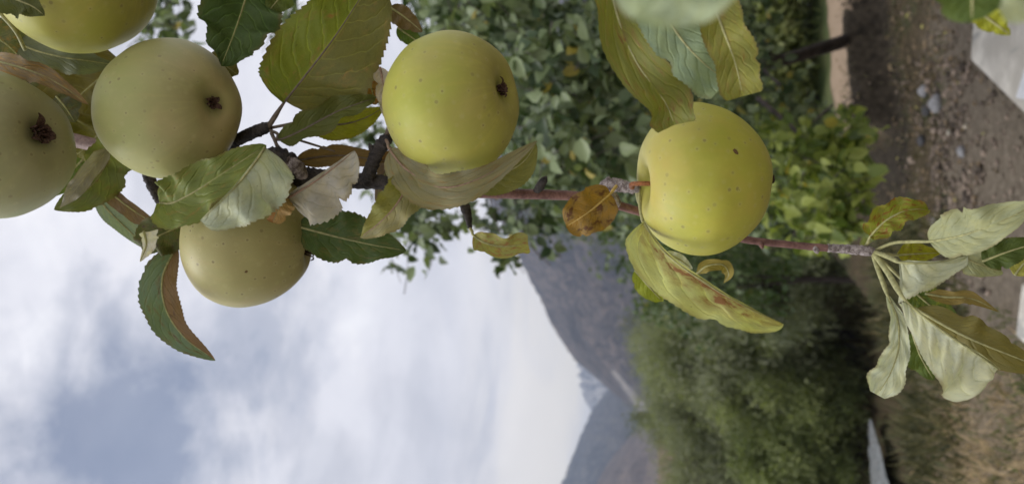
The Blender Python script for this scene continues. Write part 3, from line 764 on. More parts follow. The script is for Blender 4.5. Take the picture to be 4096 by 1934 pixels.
# curled tan leaf below the middle apple
leaf([(1560, 600, .402), (1610, 660, .395), (1700, 735, .385), (1830, 745, .380), (1960, 690, .380), (2150, 562, .388)], 96, (120, 117, 92), (112, 112, 62), wl=.78, wr=1.0, la=20, ra=5, curl=10, prof='leaf', wave=.07, vein=1.08, nveins=5, pet=[(1545, 560, .42), (1552, 575, .412)], stalk=M_STALK_RED, blotch=(130, 105, 75), bamt=.15)
leaf([(1640, 690, .396), (1610, 780, .392), (1540, 870, .393), (1440, 950, .40)], 92, (126, 122, 88), (112, 112, 60), la=12, ra=10, curl=15, prof='leaf', wave=.12, front2=(118, 118, 62), pet=[(1560, 590, .41), (1600, 640, .402)], stalk=M_STALK_RED)
leaf([(1880, 735, .40), (1990, 700, .398), (2080, 660, .398), (2146, 575, .40)], 86, (104, 104, 54), (130, 125, 80), wl=.5, wr=1.0, la=5, ra=10, wave=.12)
leaf([(1560, 650, .44), (1530, 720, .442), (1500, 805, .445)], 46, (120, 104, 92), wl=.8, wr=.9, prof='tri')
leaf([(1580, 600, .445), (1560, 680, .446), (1540, 745, .447)], 60, (110, 84, 52), (120, 100, 70), wave=.12)
leaf([(1690, 820, .44), (1760, 800, .442), (1850, 760, .444)], 34, (128, 122, 80))
# beside the middle apple
leaf([(1520, 270, .42), (1538, 370, .412), (1550, 495, .415)], 36, (156, 148, 138), la=20, ra=30, prof='strip', wave=.14, stalk=M_STALK_RED)
leaf([(1470, 300, .428), (1490, 370, .43), (1500, 420, .432)], 60, (126, 96, 44), blotch=(110, 60, 25), bamt=.5, wave=.1)
leaf([(1560, 30, .43), (1620, 70, .43), (1690, 128, .432)], 52, (96, 82, 54), trans=.12, wl=.8)
leaf([(1590, 110, .436), (1640, 145, .436), (1690, 180, .436)], 40, (74, 92, 38))
# left: leaves by the dull apple
leaf([(445, 560, .44), (425, 650, .43), (350, 760, .425), (215, 838, .424)], 108, (94, 102, 56), (140, 140, 118), wl=1.0, wr=.85, la=6, ra=25, curl=12, wave=.07, vein=1.4, stalk=M_STALK_GREEN, blotch=(90, 70, 50), bamt=.1)
leaf([(440, 590, .424), (370, 670, .415), (300, 760, .414), (240, 832, .416)], 34, (138, 134, 122), (120, 120, 90), la=20, ra=10, prof='strip', tooth=.02, rib=False)
leaf([(330, 640, .45), (270, 700, .45), (205, 785, .45)], 66, (84, 100, 46), la=5, ra=5)
leaf([(380, 775, .445), (440, 850, .44), (520, 925, .44), (590, 1000, .442)], 66, (122, 136, 116), (100, 112, 80), wl=1.0, wr=.6, vein=1.2)
leaf([(420, 755, .434), (480, 800, .432), (560, 860, .434), (640, 895, .438)], 40, (110, 92, 74), (110, 95, 70), wl=.6, wr=1.0, la=15, ra=5, prof='strip', tooth=.02)
leaf([(725, 905, .43), (660, 930, .424), (600, 965, .422), (570, 1000, .424)], 92, (74, 80, 48), (120, 120, 90), la=8, ra=12, prof='broad', blotch=(50, 35, 50), bamt=.3, teeth=20)
leaf([(575, 925, .414), (585, 980, .408), (560, 1045, .408)], 44, (196, 195, 190), (150, 150, 130), wl=1.3, wr=.45, prof='tri', wave=.15, vein=.92, teeth=12)
leaf([(705, 985, .43), (650, 1110, .425), (665, 1240, .42), (740, 1350, .418), (862, 1440, .42)], 92, (106, 86, 62), (100, 116, 90), front2=(92, 110, 88), wl=.72, wr=1.0, la=25, ra=6, prof='leaf', vein=1.25, blotch=(70, 50, 50), bamt=.18, trans=.14, tooth=.07, wave=.09)
leaf([(690, 870, .445), (720, 935, .445), (735, 1000, .446)], 50, (88, 100, 56))
leaf([(780, 850, .448), (770, 880, .448), (690, 895, .448)], 26, (120, 96, 74))
# upper left corner mass of old leaves
leaf([(480, 245, .478), (380, 330, .48), (280, 420, .482), (190, 540, .484)], 190, (92, 86, 42), (110, 105, 70), wl=1.0, wr=.9, la=5, ra=5, vein=1.4, prof='broad', trans=.15)
leaf([(40, 160, .43), (180, 215, .424), (330, 240, .424), (480, 262, .43)], 66, (92, 98, 76), (100, 100, 70), wl=.8, wr=1.0, la=25, ra=5, curl=10, prof='strip', wave=.12)
leaf([(-80, 225, .395), (60, 265, .388), (200, 315, .385), (355, 418, .388)], 62, (116, 102, 80), (120, 105, 80), trans=.1, wl=.8, wr=.9, la=15, ra=25, wave=.14, blotch=(140, 108, 60), bamt=.45, prof='leaf')
leaf([(440, 480, .484), (390, 540, .485), (330, 600, .487), (250, 660, .489)], 120, (96, 94, 40), wl=1.0, wr=1.0, trans=.2)
leaf([(225, 385, .45), (262, 430, .45), (300, 490, .452)], 70, (78, 82, 64), wl=1, wr=1, wave=.1, blotch=(60, 50, 35), bamt=.3)
leaf([(-60, -60, .36), (40, -10, .358), (120, 20, .358), (180, 64, .36)], 78, (76, 82, 48), wl=.7, wr=1.0, la=5, ra=15)
leaf([(-60, 120, .42), (40, 190, .425), (140, 300, .43)], 120, (86, 90, 58), blotch=(120, 90, 45), bamt=.3, wave=.1)
leaf([(60, 280, .485), (150, 380, .487), (260, 470, .489)], 140, (76, 78, 42), trans=.15)
tube('twig', [P(-20, 30, .385), P(60, 120, .39), P(100, 200, .40)], [.0012, .0011, .0009], M_STALK_GREEN, branch, n=12, sides=7)
# --- along the lower branch
leaf([(2440, 775, .402), (2390, 820, .396), (2330, 865, .394), (2265, 905, .398)], 98, (146, 114, 46), (150, 112, 44), wl=.95, wr=.95, la=8, ra=14, curl=8, prof='round', teeth=16, tooth=.02, wave=.06, pet=[(2466, 742, .404), (2452, 760, .403)], stalk=plain('yellow_leaf_stalk', (.48, .34, .10), .55), blotch=(72, 44, 24), bamt=.45, vein=1.25, k=.95, bscale=1.7)
leaf([(1895, 942, .418), (1950, 975, .414), (2030, 985, .412), (2112, 970, .414)], 50, (134, 134, 80), (120, 120, 80), la=20, ra=15, curl=25, prof='blunt', teeth=16, tooth=.03, blotch=(130, 92, 62), bamt=.4, pet=[(1880, 912, .42), (1888, 925, .419)])
leaf([(2578, 895, .398), (2640, 990, .380), (2760, 1090, .368), (2900, 1180, .362), (3020, 1245, .362), (3128, 1292, .366)], 150, (166, 171, 106), (150, 150, 90), front2=(168, 172, 108), wl=.10, wr=1.0, la=40, ra=2, ra2=20, curl_r=2, prof='broad', wave=.07, pucker=.035, vein=1.3, blotch=(112, 70, 40), bamt=.62, brib=True, bscale=2.6, pet=[(2556, 760, .403), (2560, 830, .402), (2570, 880, .400)], teeth=30, nveins=6, k=1.2, tooth=.03)
leaf([(2560, 820, .41), (2572, 860, .408), (2575, 900, .404)], 10, (170, 170, 90), prof='strip', tooth=0, rib=False, pet=[(2545, 760, .405), (2552, 800, .407)])
leaf([(2540, 1080, .385), (2600, 1150, .385), (2650, 1205, .388)], 52, (128, 138, 48), la=5, ra=5)
leaf([(2660, 1010, .41), (2720, 1040, .41), (2770, 1075, .412)], 26, (170, 175, 160))
leaf([(2785, 1095, .41), (2830, 1062, .406), (2890, 1058, .404), (2915, 1095, .405), (2895, 1132, .408)], 26, (126, 116, 58), (180, 165, 140), la=25, ra=20, prof='strip', wave=.1, tooth=.02)
# --- leaves hanging in from the top edge
leaf([(2440, -140, .335), (2455, 0, .332), (2492, 150, .330), (2600, 330, .330), (2672, 425, .332), (2698, 500, .335)], 118, (98, 101, 44), (140, 150, 105), wl=.92, wr=.80, la=14, ra=22, curl=10, prof='blunt', vein=1.3, blotch=(92, 62, 30), bamt=.22, teeth=30, tooth=.03, nveins=6, wave=.06)
leaf([(2610, -60, .31), (2680, 90, .31), (2780, 220, .31), (2905, 325, .312)], 120, (116, 132, 106), (90, 100, 60), wl=.85, wr=.95, la=6, ra=6, prof='blunt', vein=.92, tooth=.05)
leaf([(2830, -60, .305), (2880, 90, .302), (2935, 230, .30), (2972, 385, .302)], 100, (112, 113, 52), (130, 135, 80), wl=.95, wr=.85, la=15, ra=10, curl=8, prof='blunt', wave=.10, blotch=(110, 90, 35), bamt=.2)
leaf([(2718, -560, .13), (2716, -330, .13), (2716, -80, .13), (2716, 116, .13)], 300, (158, 172, 146), (120, 130, 90), la=4, ra=6, prof='round', tooth=.01, vein=.9, k=1.25, rib=False)
leaf([(3890, -260, .19), (3890, -80, .19), (3888, 86, .19)], 150, (72, 88, 38), la=5, ra=8, prof='round', tooth=.01)
leaf([(3880, 20, .24), (3960, 80, .24), (4042, 140, .24)], 62, (138, 142, 44), wl=.9, wr=.8, teeth=12, wave=.1)
leaf([(4200, -120, .15), (4120, -20, .15), (4030, 90, .15)], 90, (160, 168, 138), prof='round', tooth=.01, vein=.95, rib=False)
# --- tuft at the end of the branch
tip = (3490, 1005, .425)
leaf([(3482, 945, .42), (3545, 880, .414), (3630, 840, .41), (3712, 838, .412)], 84, (112, 119, 38), (140, 140, 60), wl=.9, wr=.85, la=25, ra=30, curl=15, prof='broad', blotch=(110, 72, 30), bamt=.45, pet=[(3462, 985, .426), (3474, 965, .423)], teeth=20, wave=.12)
leaf([(3720, 965, .39), (3830, 945, .37), (3970, 900, .355), (4180, 800, .345)], 122, (160, 165, 130), (110, 112, 60), pucker=.03, wl=.95, wr=.75, la=10, ra=12, prof='leaf', wave=.06, vein=1.08, pet=[tip, (3570, 972, .416), (3650, 966, .404)], tooth=.03, k=1.08)
leaf([(3590, 1020, .43), (3660, 1015, .43), (3760, 1010, .432)], 56, (122, 122, 26), wl=.9, wr=.8, blotch=(90, 60, 20), bamt=.3, pet=[tip, (3540, 1015, .428)])
leaf([(3596, 1048, .40), (3660, 1052, .395), (3760, 1048, .392), (3868, 1018, .394)], 160, (192, 197, 174), (120, 125, 70), pucker=.04, nveins=5, wl=.08, wr=1.05, la=0, ra=8, curl_r=14, prof='tri', wave=.12, vein=.86, pet=[tip, (3540, 1022, .414), (3580, 1040, .404)], k=1.08, petr=1.3)
leaf([(3552, 1185, .405), (3590, 1275, .398), (3594, 1390, .394), (3562, 1490, .393), (3510, 1578, .394)], 86, (190, 196, 172), (120, 125, 70), pucker=.05, nveins=6, wl=.80, wr=.90, la=8, ra=12, curl=10, prof='flare', wave=.10, vein=1.06, pet=[tip, (3510, 1070, .418), (3540, 1150, .41)], k=1.08, petr=1.3)
leaf([(3625, 1205, .385), (3700, 1270, .372), (3800, 1345, .362), (3900, 1410, .356), (3992, 1475, .356)], 225, (170, 170, 130), (112, 106, 56), front2=(194, 198, 174), pucker=.045, nveins=7, wl=.05, wr=1.0, la=12, ra=4, curl_r=8, prof='flare', wave=.09, vein=1.06, pet=[tip, (3545, 1080, .41), (3590, 1155, .395)], k=1.08, tooth=.02, petr=1.5)
leaf([(3660, 1232, .39), (3830, 1330, .37), (3980, 1395, .362), (4220, 1490, .36)], 112, (104, 98, 52), (110, 104, 60), wl=.85, wr=1.0, la=-20, ra=-12, prof='leaf', wave=.09, vein=1.2, tooth=.02)
leaf([(3640, 1150, .42), (3720, 1220, .42), (3835, 1300, .425)], 80, (74, 90, 38), (100, 110, 50), wl=.9, wr=.9, blotch=(130, 140, 30), bamt=.25, pet=[tip, (3570, 1080, .422)])
leaf([(3700, 1172, .40), (3800, 1190, .395), (3880, 1190, .392), (3995, 1245, .392)], 28, (122, 108, 62), (110, 100, 60), la=20, ra=15, prof='strip', tooth=.02)
leaf([(3650, 1330, .42), (3680, 1420, .42), (3735, 1520, .425)], 70, (76, 92, 38), wave=.12)
leaf([(3800, 1000, .41), (3900, 1050, .41), (4010, 1090, .412)], 62, (132, 136, 106), wave=.1, tooth=.03)
leaf([(3930, 1045, .37), (4020, 1010, .365), (4180, 960, .36)], 66, (66, 80, 34), la=5, ra=5)
leaf([(4060, 1100, .40), (4100, 1050, .40), (4180, 1000, .40)], 50, (140, 140, 70))

# ------------------------------------------------------------------ leafy tree behind the branch
def small_leaf(L, W, fold=.25, droop=.15):
    """12-triangle leaf, base at the origin, tip along +Y, face along +Z"""
    st = [0, .22, .50, .80, 1.0]; wd = [.08, .78, 1.0, .55, 0.0]
    V = []
    for s, w in zip(st, wd):
        z = -droop * L * s * s
        V += [(-W * w * .5, s * L, z + fold * W * w * .5), (0, s * L, z), (W * w * .5, s * L, z + fold * W * w * .5)]
    F = []
    for i in range(len(st) - 1):
        for e in range(2): F.append((i * 3 + e, i * 3 + e + 1, i * 3 + e + 4, i * 3 + e + 3))
    return np.array(V), F
def basis(n, up):
    n = np.array(n, dtype=float); n /= np.linalg.norm(n)
    y = np.array(up, dtype=float); y -= n * y.dot(n); y /= np.linalg.norm(y) + 1e-9
    x = np.cross(y, n)
    return np.stack([x, y, n], 1)
def norm_rows(a): return a / (np.linalg.norm(a, axis=1, keepdims=True) + 1e-9)
def basis_many(n, up):
    n = norm_rows(n); y = norm_rows(up - n * (up * n).sum(1, keepdims=True))
    return np.stack([np.cross(y, n), y, n], 2)
class LeafBag:
    """many copies of one small base leaf, joined into one mesh"""
    def __init__(self): self.base = None; self.F = None; self.M, self.p, self.t = [], [], []
    def add(self, base, F, M, p, s, tint):
        self.base, self.F = base, F
        self.M.append((M * s)[None]); self.p.append(np.asarray(p, dtype=float)[None]); self.t.append([tint])
    def add_many(self, base, F, M, p, tint):
        self.base, self.F = base, F
        self.M.append(M); self.p.append(p); self.t.append(tint)
    def build(self, name, mat, parent):
        M = np.concatenate(self.M); p = np.concatenate(self.p); t = np.concatenate([np.asarray(q, dtype=float) for q in self.t])
        n, k = len(p), len(self.base)
        V = (np.einsum('nij,kj->nki', M, self.base) + p[:, None, :]).reshape(-1, 3)
        sizes = np.array([len(f) for f in self.F]); flat = np.concatenate([np.array(f) for f in self.F])
        loops = (flat[None, :] + (np.arange(n) * k)[:, None]).ravel().astype(np.int32)
        tot = np.tile(sizes, n).astype(np.int32); start = np.concatenate([[0], np.cumsum(tot)[:-1]]).astype(np.int32)
        me = bpy.data.meshes.new(name)
        me.vertices.add(len(V)); me.vertices.foreach_set('co', V.astype(np.float32).ravel())
        me.loops.add(len(loops)); me.loops.foreach_set('vertex_index', loops)
        me.polygons.add(len(tot)); me.polygons.foreach_set('loop_start', start); me.polygons.foreach_set('loop_total', tot)
        me.polygons.foreach_set('use_smooth', np.ones(len(tot), dtype=bool))
        at = me.attributes.new('tint', 'FLOAT', 'POINT'); at.data.foreach_set('value', np.repeat(t, k).astype(np.float32))
        me.update(); me.validate()
        if mat: me.materials.append(mat)
        o = bpy.data.objects.new(name, me); COL.objects.link(o)
        if parent: o.parent = parent; o.matrix_parent_inverse = Matrix.Translation(-pworld(parent))
        return o
M_LEAF_BG = simple_foliage('orchard_leaf', (.030, .055, .020), (.21, .265, .135), (.36, .30, .07), .25, .42)
M_LEAF_BG1 = simple_foliage('orchard_leaf_near', (.035, .062, .022), (.23, .285, .145), (.36, .30, .07), .25, .42, use_random=True)
M_LEAF_LIME = simple_foliage('lime_orchard_leaf', (.085, .13, .025), (.33, .38, .10), (.42, .34, .06), .35, .42)
M_LEAF_MID = simple_foliage('mid_green_leaf', (.045, .080, .026), (.11, .155, .055), (.25, .24, .06), .3, .45)
M_TRUNK = bark_material('dark_trunk_bark', (.018, .014, .012), (.05, .04, .034), 60, .006)
M_TWIG_GREY = bark_material('grey_twig_bark', (.06, .052, .05), (.12, .10, .10), 200, .001)
gb = G(3535, 120)
orchard = empty('orchard_tree', (gb.x, gb.y, float(ground_h(gb.x, gb.y))))
tag(orchard, 'leafy green orchard tree with round leaves and leaning dark trunk behind the branch', 'tree')
tube('trunk', [gb + Vector((.03, .1, -.1)), P(3430, 150, 5.6), P(3250, 205, 5.3), P(3120, 245, 5.0), P(2800, 330, 4.6), P(2450, 420, 4.1), P(2150, 420, 3.7)], [.062, .050, .044, .040, .036, .028, .018], M_TRUNK, orchard, n=60, sides=14, rough=.12)
def limb(pts, r0, r1, mat=M_TWIG_GREY): 
    return tube('limb', [P(*p) for p in pts], [r0, (r0 + r1) / 2, r1], mat, orchard, n=26, sides=7, rough=.1)
limb([(3120, 245, 5.0), (2900, 60, 4.6), (2500, -150, 4.0)], .035, .02, M_TRUNK)
limb([(2800, 330, 4.6), (2500, 560, 3.8), (2250, 700, 3.1), (2050, 800, 2.7)], .022, .005)
limb([(3020, 160, 3.6), (3060, 280, 3.3), (3120, 340, 3.1)], .010, .006)
limb([(3030, 390, 3.0), (3180, 520, 2.9), (3300, 640, 2.8)], .011, .006)
limb([(2450, 420, 4.1), (2100, 200, 3.5), (1500, -100, 3.2), (900, -200, 3.1)], .02, .006)
limb([(2150, 420, 3.7), (1800, 600, 3.2), (1560, 780, 3.0)], .012, .004)
limb([(2060, 800, 2.7), (2080, 900, 2.7), (2140, 1000, 2.7), (2200, 1060, 2.7)], .0045, .0015)
limb([(1960, 780, 2.8), (1970, 850, 2.8), (2000, 920, 2.8)], .004, .0015)
limb([(1660, 760, 3.0), (1640, 870, 3.0), (1700, 1010, 3.0)], .004, .0015)
limb([(3330, 420, 3.4), (3230, 500, 3.2), (3100, 560, 3.0)], .006, .003)
limb([(3310, 490, 4.6), (3390, 400, 4.6), (3450, 340, 4.6)], .006, .002)
# clusters: (x0, x1, y0, y1, d0, d1, clusters, spread px, lime?)
ZONES = [
    (1640, 2120, -60, 150, 2.0, 3.2, 34, 0), (1640, 2500, -60, 300, 2.4, 3.8, 60, 0), (2050, 2480, 150, 760, 1.9, 3.2, 110, 0), (2050, 2800, 60, 760, 3.0, 4.6, 110, 0),
    (2420, 3000, 0, 760, 2.6, 4.0, 95, 0), (2750, 3080, 20, 240, 3.2, 4.4, 26, 0), (2480, 2680, 540, 960, 3.0, 4.4, 34, 0), (2950, 3200, 300, 620, 3.2, 4.4, 32, 0),
    (3060, 3460, 470, 700, 2.5, 3.1, 24, 1), (3080, 3440, 640, 900, 2.4, 3.0, 26, 1), (2950, 3240, 560, 1000, 3.2, 4.2, 26, 0), (3200, 3330, 900, 1010, 2.6, 3.0, 4, 1), (3180, 3300, 440, 560, 3.2, 3.8, 7, 0),
    (1560, 1740, 800, 1060, 2.7, 3.2, 10, 0), (1580, 2080, 790, 930, 2.6, 3.1, 14, 0), (1980, 2240, 800, 1060, 2.5, 2.9, 11, 0), (1390, 1500, 470, 600, 2.8, 3.2, 5, 0), (1500, 1640, 540, 800, 2.9, 3.3, 4, 0),
    (560, 740, -60, 150, 2.8, 3.3, 15, 0), (1050, 1190, -40, 150, 2.8, 3.3, 10, 0), (2250, 2400, 780, 840, 2.8, 3.3, 4, 0),
]
ZONES += [(1200, 3300, -900, -100, 2.4, 5.0, 150, 0), (300, 1500, -900, -150, 3.0, 5.0, 60, 0), (2950, 3150, 560, 900, 4.2, 5.2, 20, 0)]
Lb, Lf = small_leaf(.052, .037, .45, .28)
bag = LeafBag(); bagl = LeafBag(); cand = []; twigs = Bag()
for (x0, x1, y0, y1, d0, d1, n, lime) in ZONES:
    for _ in range(n):
        cx, cy, dd = rng.uniform(x0, x1), rng.uniform(y0, y1), rng.uniform(d0, d1)
        ctr = np.array(P(cx, cy, dd))
        tdir = np.array([rng.normal(-.3, .6), rng.normal(-.2, .6), rng.normal(-.45, .4)]); tdir /= np.linalg.norm(tdir)
        ln = rng.uniform(.12, .24)
        a = ctr - tdir * ln / 2; b = ctr + tdir * ln / 2
        vv, ff = tube_data([Vector(a), Vector(ctr + rng.normal(0, .008, 3)), Vector(b)], [.0022, .0016, .0009], n=4, sides=4, cap=False)
        twigs.add(vv, ff)
        nl = int(rng.integers(13, 22)) if not (x1 <= 1740 or y0 >= 780) else int(rng.integers(8, 13))
        for q in range(nl):
            u = rng.random()
            p = a + (b - a) * u + rng.normal(0, .022, 3)
            nrm = np.array([rng.normal(-.1, .7), rng.normal(-.3, .65), rng.normal(.7, .55)])
            up = tdir * .6 + rng.normal(0, .6, 3) + np.array([0, 0, -.35])
            rel = Vector(p) - CAM; dz = rel.dot(cF)
            if 967 - FPX * rel.dot(cU) / dz > 1085 and 2048 + FPX * rel.dot(cR) / dz < 2340: continue
            s = rng.uniform(.6, 1.25); M = basis(nrm, up); tint = float(rng.random())
            if lime: bagl.add(Lb, Lf, M, p, s * 1.05, tint)
            else: cand.append((dd / s, M, p, s, tint))
cand.sort(key=lambda c: c[0])
me_near = None
for i, (key, M, p, s, tint) in enumerate(cand):
    if i < 300:
        if me_near is None:
            o = mesh_obj('leaf', Lb, Lf, M_LEAF_BG1, None); me_near = o.data
        else:
            o = bpy.data.objects.new('leaf', me_near); COL.objects.link(o)
        o.parent = orchard; o.matrix_parent_inverse = Matrix.Translation(-Vector(orchard.location))
        M4 = Matrix.Identity(4)
        for r in range(3):
            for c_ in range(3): M4[r][c_] = float(M[r, c_] * s)
            M4[r][3] = float(p[r])
        o.matrix_basis = M4
    else:
        bag.add(Lb, Lf, M, p, s, tint)
tag(bag.build('foliage', M_LEAF_BG, orchard), kind='stuff')
tag(bagl.build('lime_foliage', M_LEAF_LIME, orchard), 'bright yellow-green sprays of leaves hanging low', kind='stuff')
tag(mesh_obj('twigs', twigs.V, twigs.F, M_TWIG_GREY, orchard), kind='stuff')

# ------------------------------------------------------------------ trees and bushes further off
def crown_mesh(seed, rx, ry, rz, z0, n_clump, per, L, W, clump_r, droop, hollow=.55):
    r = np.random.default_rng(seed)
    b = LeafBag()
    base = np.array([(-W / 2, L * .35, 0), (0, 0, 0), (W / 2, L * .35, 0), (0, L, -.1 * L)])
    F = [(1, 2, 3, 0)]
    for _ in range(n_clump):
        d = r.normal(size=3); d /= np.linalg.norm(d)
        rad = hollow + (1 - hollow) * r.random() ** .6
        lump = 1 + .28 * mnoise.noise(Vector(d * 2.2) + Vector((seed * 3.1, 0, 0)))
        c = d * np.array([rx, ry, rz]) * rad * lump + np.array([0, 0, z0])
        ct = r.random()
        p = c + r.normal(0, clump_r, (per, 3)) * np.array([1, 1, .8])
        nrm = d * .5 + r.normal(0, .6, (per, 3)) + np.array([0, 0, .5])
        up = r.normal(0, .6, (per, 3)) + np.array([0, 0, -droop])
        M = basis_many(nrm, up) * r.uniform(.7, 1.3, per)[:, None, None]
        b.add_many(base, F, M, p, np.clip(.75 * ct + .3 * r.random(per) - .02, 0, 1))
    return b
def trunk_mesh(seed, h, r0, spread, stems=3):
    r = random.Random(seed); bg = Bag()
    for s in range(stems):
        a = r.uniform(0, 6.28); e = spread * r.uniform(.3, .8)
        pts = [Vector((.1 * math.cos(a), .1 * math.sin(a), -.15)), Vector((e * .3 * math.cos(a), e * .3 * math.sin(a), h * .3)), Vector((e * .7 * math.cos(a + .3), e * .7 * math.sin(a + .3), h * .6)), Vector((e * math.cos(a), e * math.sin(a), h * .92))]
        v, f = tube_data(pts, [r0, r0 * .75, r0 * .5, r0 * .15], n=14, sides=8, rough=.15, seed=s); bg.add(v, f)
        for q in range(5):
            k = r.uniform(.3, .8); p = pts[1].lerp(pts[3], k); b_ = a + r.uniform(-1.6, 1.6)
            p2 = p + Vector((math.cos(b_) * spread * .45, math.sin(b_) * spread * .45, h * .22))
            v, f = tube_data([p, p.lerp(p2, .5) + Vector((0, 0, h * .04)), p2], [r0 * .35, r0 * .22, r0 * .08], n=8, sides=6); bg.add(v, f)
    return bg
class Proto:
    def __init__(self, crown, trunk, mat, tmat=M_TRUNK):
        o = crown.build('crown', mat, None); self.cm = o.data; bpy.data.objects.remove(o)
        o = mesh_obj('trunk', trunk.V, trunk.F, tmat, None); self.tm = o.data; bpy.data.objects.remove(o)
    def place(self, name, label, cat, x, y, rz, s, group=None, sz=1.0):
        z = float(ground_h(x, y))
        e = empty(name, (x, y, z)); e.rotation_euler = (0, 0, rz); e.scale = (s, s, s * sz)
        t = bpy.data.objects.new('trunk', self.tm); c = bpy.data.objects.new('crown', self.cm)
        for o in (t, c): COL.objects.link(o); o.parent = e
        c['kind'] = 'stuff'
        tag(e, label, cat, group); return e
M_WILLOW = simple_foliage('willow_leaf', (.12, .135, .08), (.34, .36, .225), None, .42, .5)
M_WILLOW2 = simple_foliage('dark_willow_leaf', (.09, .108, .058), (.27, .295, .17), None, .40, .5)
M_BUSH = simple_foliage('yellow_green_bush_leaf', (.12, .15, .055), (.33, .365, .155), None, .45, .5)
willA = Proto(crown_mesh(1, 2.3, 2.0, 2.3, 3.2, 190, 170, .17, .034, .24, 1.2), trunk_mesh(1, 5, .12, 1.8, 4), M_WILLOW)
willB = Proto(crown_mesh(2, 2.0, 2.2, 2.6, 3.0, 180, 170, .17, .034, .22, 1.4), trunk_mesh(2, 5, .12, 1.6, 3), M_WILLOW2)
willC = Proto(crown_mesh(3, 1.9, 1.9, 2.7, 3.3, 180, 170, .16, .032, .23, .8), trunk_mesh(3, 5.5, .11, 1.5, 4), M_WILLOW)
bushA = Proto(crown_mesh(4, 1.5, 1.3, 1.35, 1.45, 130, 170, .12, .036, .17, .2, .35), trunk_mesh(4, 2.4, .05, 1.0, 5), M_BUSH)
broad = Proto(crown_mesh(5, 1.0, .9, 1.1, 1.75, 60, 42, .085, .06, .13, .2, .35), trunk_mesh(5, 2.4, .035, .7, 3), M_LEAF_MID)
popl = Proto(crown_mesh(6, .8, .8, 3.6, 4.2, 60, 120, .22, .10, .3, -1.0, .2), trunk_mesh(6, 7, .12, .3, 2), M_WILLOW2)
WG = 'willows in the wood below the terrace'
willB.place('willow_tree', 'tall dark willow rising behind the spotted leaf, nearest the orchard tree', 'tree', -.5, 23.5, .4, 1.22, WG)
willA.place('willow_tree', 'grey-green willow between the dark willow and the yellow-green bush', 'tree', -3.0, 25.5, 2.1, 1.2, WG)
willC.place('willow_tree', 'narrow grey-green willow behind the yellow-green bush', 'tree', -5.6, 28.0, 1.0, 1.16, WG)
willA.place('willow_tree', 'spreading grey-green willow at the lower picture edge above the stream', 'tree', -8.2, 28.5, 3.9, 1.10, WG)
willB.place('willow_tree', 'dark willow mostly hidden behind the orchard tree', 'tree', 2.4, 24.0, 5.0, 1.05, WG)
willC.place('willow_tree', 'hazy grey-green willow in the back row, in line with the gap between mountains', 'tree', -4.2, 33.0, 2.6, 1.24, WG)
willB.place('willow_tree', 'dark willow in the back row below the pinkish mountain spur', 'tree', -7.8, 35, .9, 1.18, WG)
willA.place('willow_tree', 'wide willow in the back row below the brown mountain', 'tree', -1.2, 32, 1.7, 1.22, WG)
willC.place('willow_tree', 'willow cut by the lower picture edge, farthest from the orchard tree', 'tree', -11.4, 31, 4.4, 1.1, WG)
BG = 'yellow-green bushes by the stream'
bushA.place('bush', 'large yellow-green bush at the lower picture edge beside the stream', 'bush', -6.6, 25.4, .6, 1.45, BG)
bushA.place('bush', 'smaller yellow-green bush in front of the grey-green willow', 'bush', -4.5, 24.8, 2.9, 1.15, BG, 1.45)
bushA.place('bush', 'yellow-green bush farthest along the stream, cut by the picture edge', 'bush', -9.3, 25.2, 4.1, 1.2, BG)
broad.place('young_tree', 'mid-green leafy young tree behind the spotted leaf and lowest apple', 'tree', -.30, 7.2, .5, .56, None, 1.42)
broad.place('young_tree', 'dense green young tree in shade beyond the earth bank', 'tree', .55, 8.4, 2.5, 1.0, None, 1.0)
broad.place('young_tree', 'green young tree beyond the bank at the upper picture edge', 'tree', 2.0, 8.3, 3.3, .62)
broad.place('young_tree', 'green young tree far behind the orchard tree trunk', 'tree', 1.2, 12.5, 1.3, 1.4)
broad.place('young_tree', 'green young tree farthest beyond the bank', 'tree', 3.2, 13.5, .3, 1.5)
shrubP = Proto(crown_mesh(7, .38, .34, .30, .36, 60, 40, .075, .045, .07, .1, .3), trunk_mesh(7, .6, .012, .3, 5), M_BUSH)
for x, y, r_, sc, lab in [(1.62, 7.1, 1.1, 1.0, 'low green shrub on the meadow just beyond the tan bank top, nearest the slanting trunk'), (1.22, 7.0, 4.0, .9, 'small green shrub beyond the bank below the slanting trunk'), (2.15, 7.2, 2.2, 1.15, 'low shrub on the meadow at the upper picture edge'), (1.9, 8.0, 3.1, 1.3, 'bushy shrub behind the low shrubs of the meadow')]:
    shrubP.place('shrub', lab, 'shrub', x, y, r_, sc, 'low shrubs on the meadow')
for i, (px, D, s, lab) in enumerate([(1640, 158, .95, 'slim dark poplar standing on the far terrace below the gap between mountains'), (1672, 165, .75, 'shorter slim poplar beside the taller one on the far terrace')]):
    p = P(px_ := 2600, px, D)
    e = popl.place('poplar_tree', lab, 'tree', (967 - px) / FPX * D * 1.0, D * math.cos(PITCH), i, s)
    e.location.z = .6

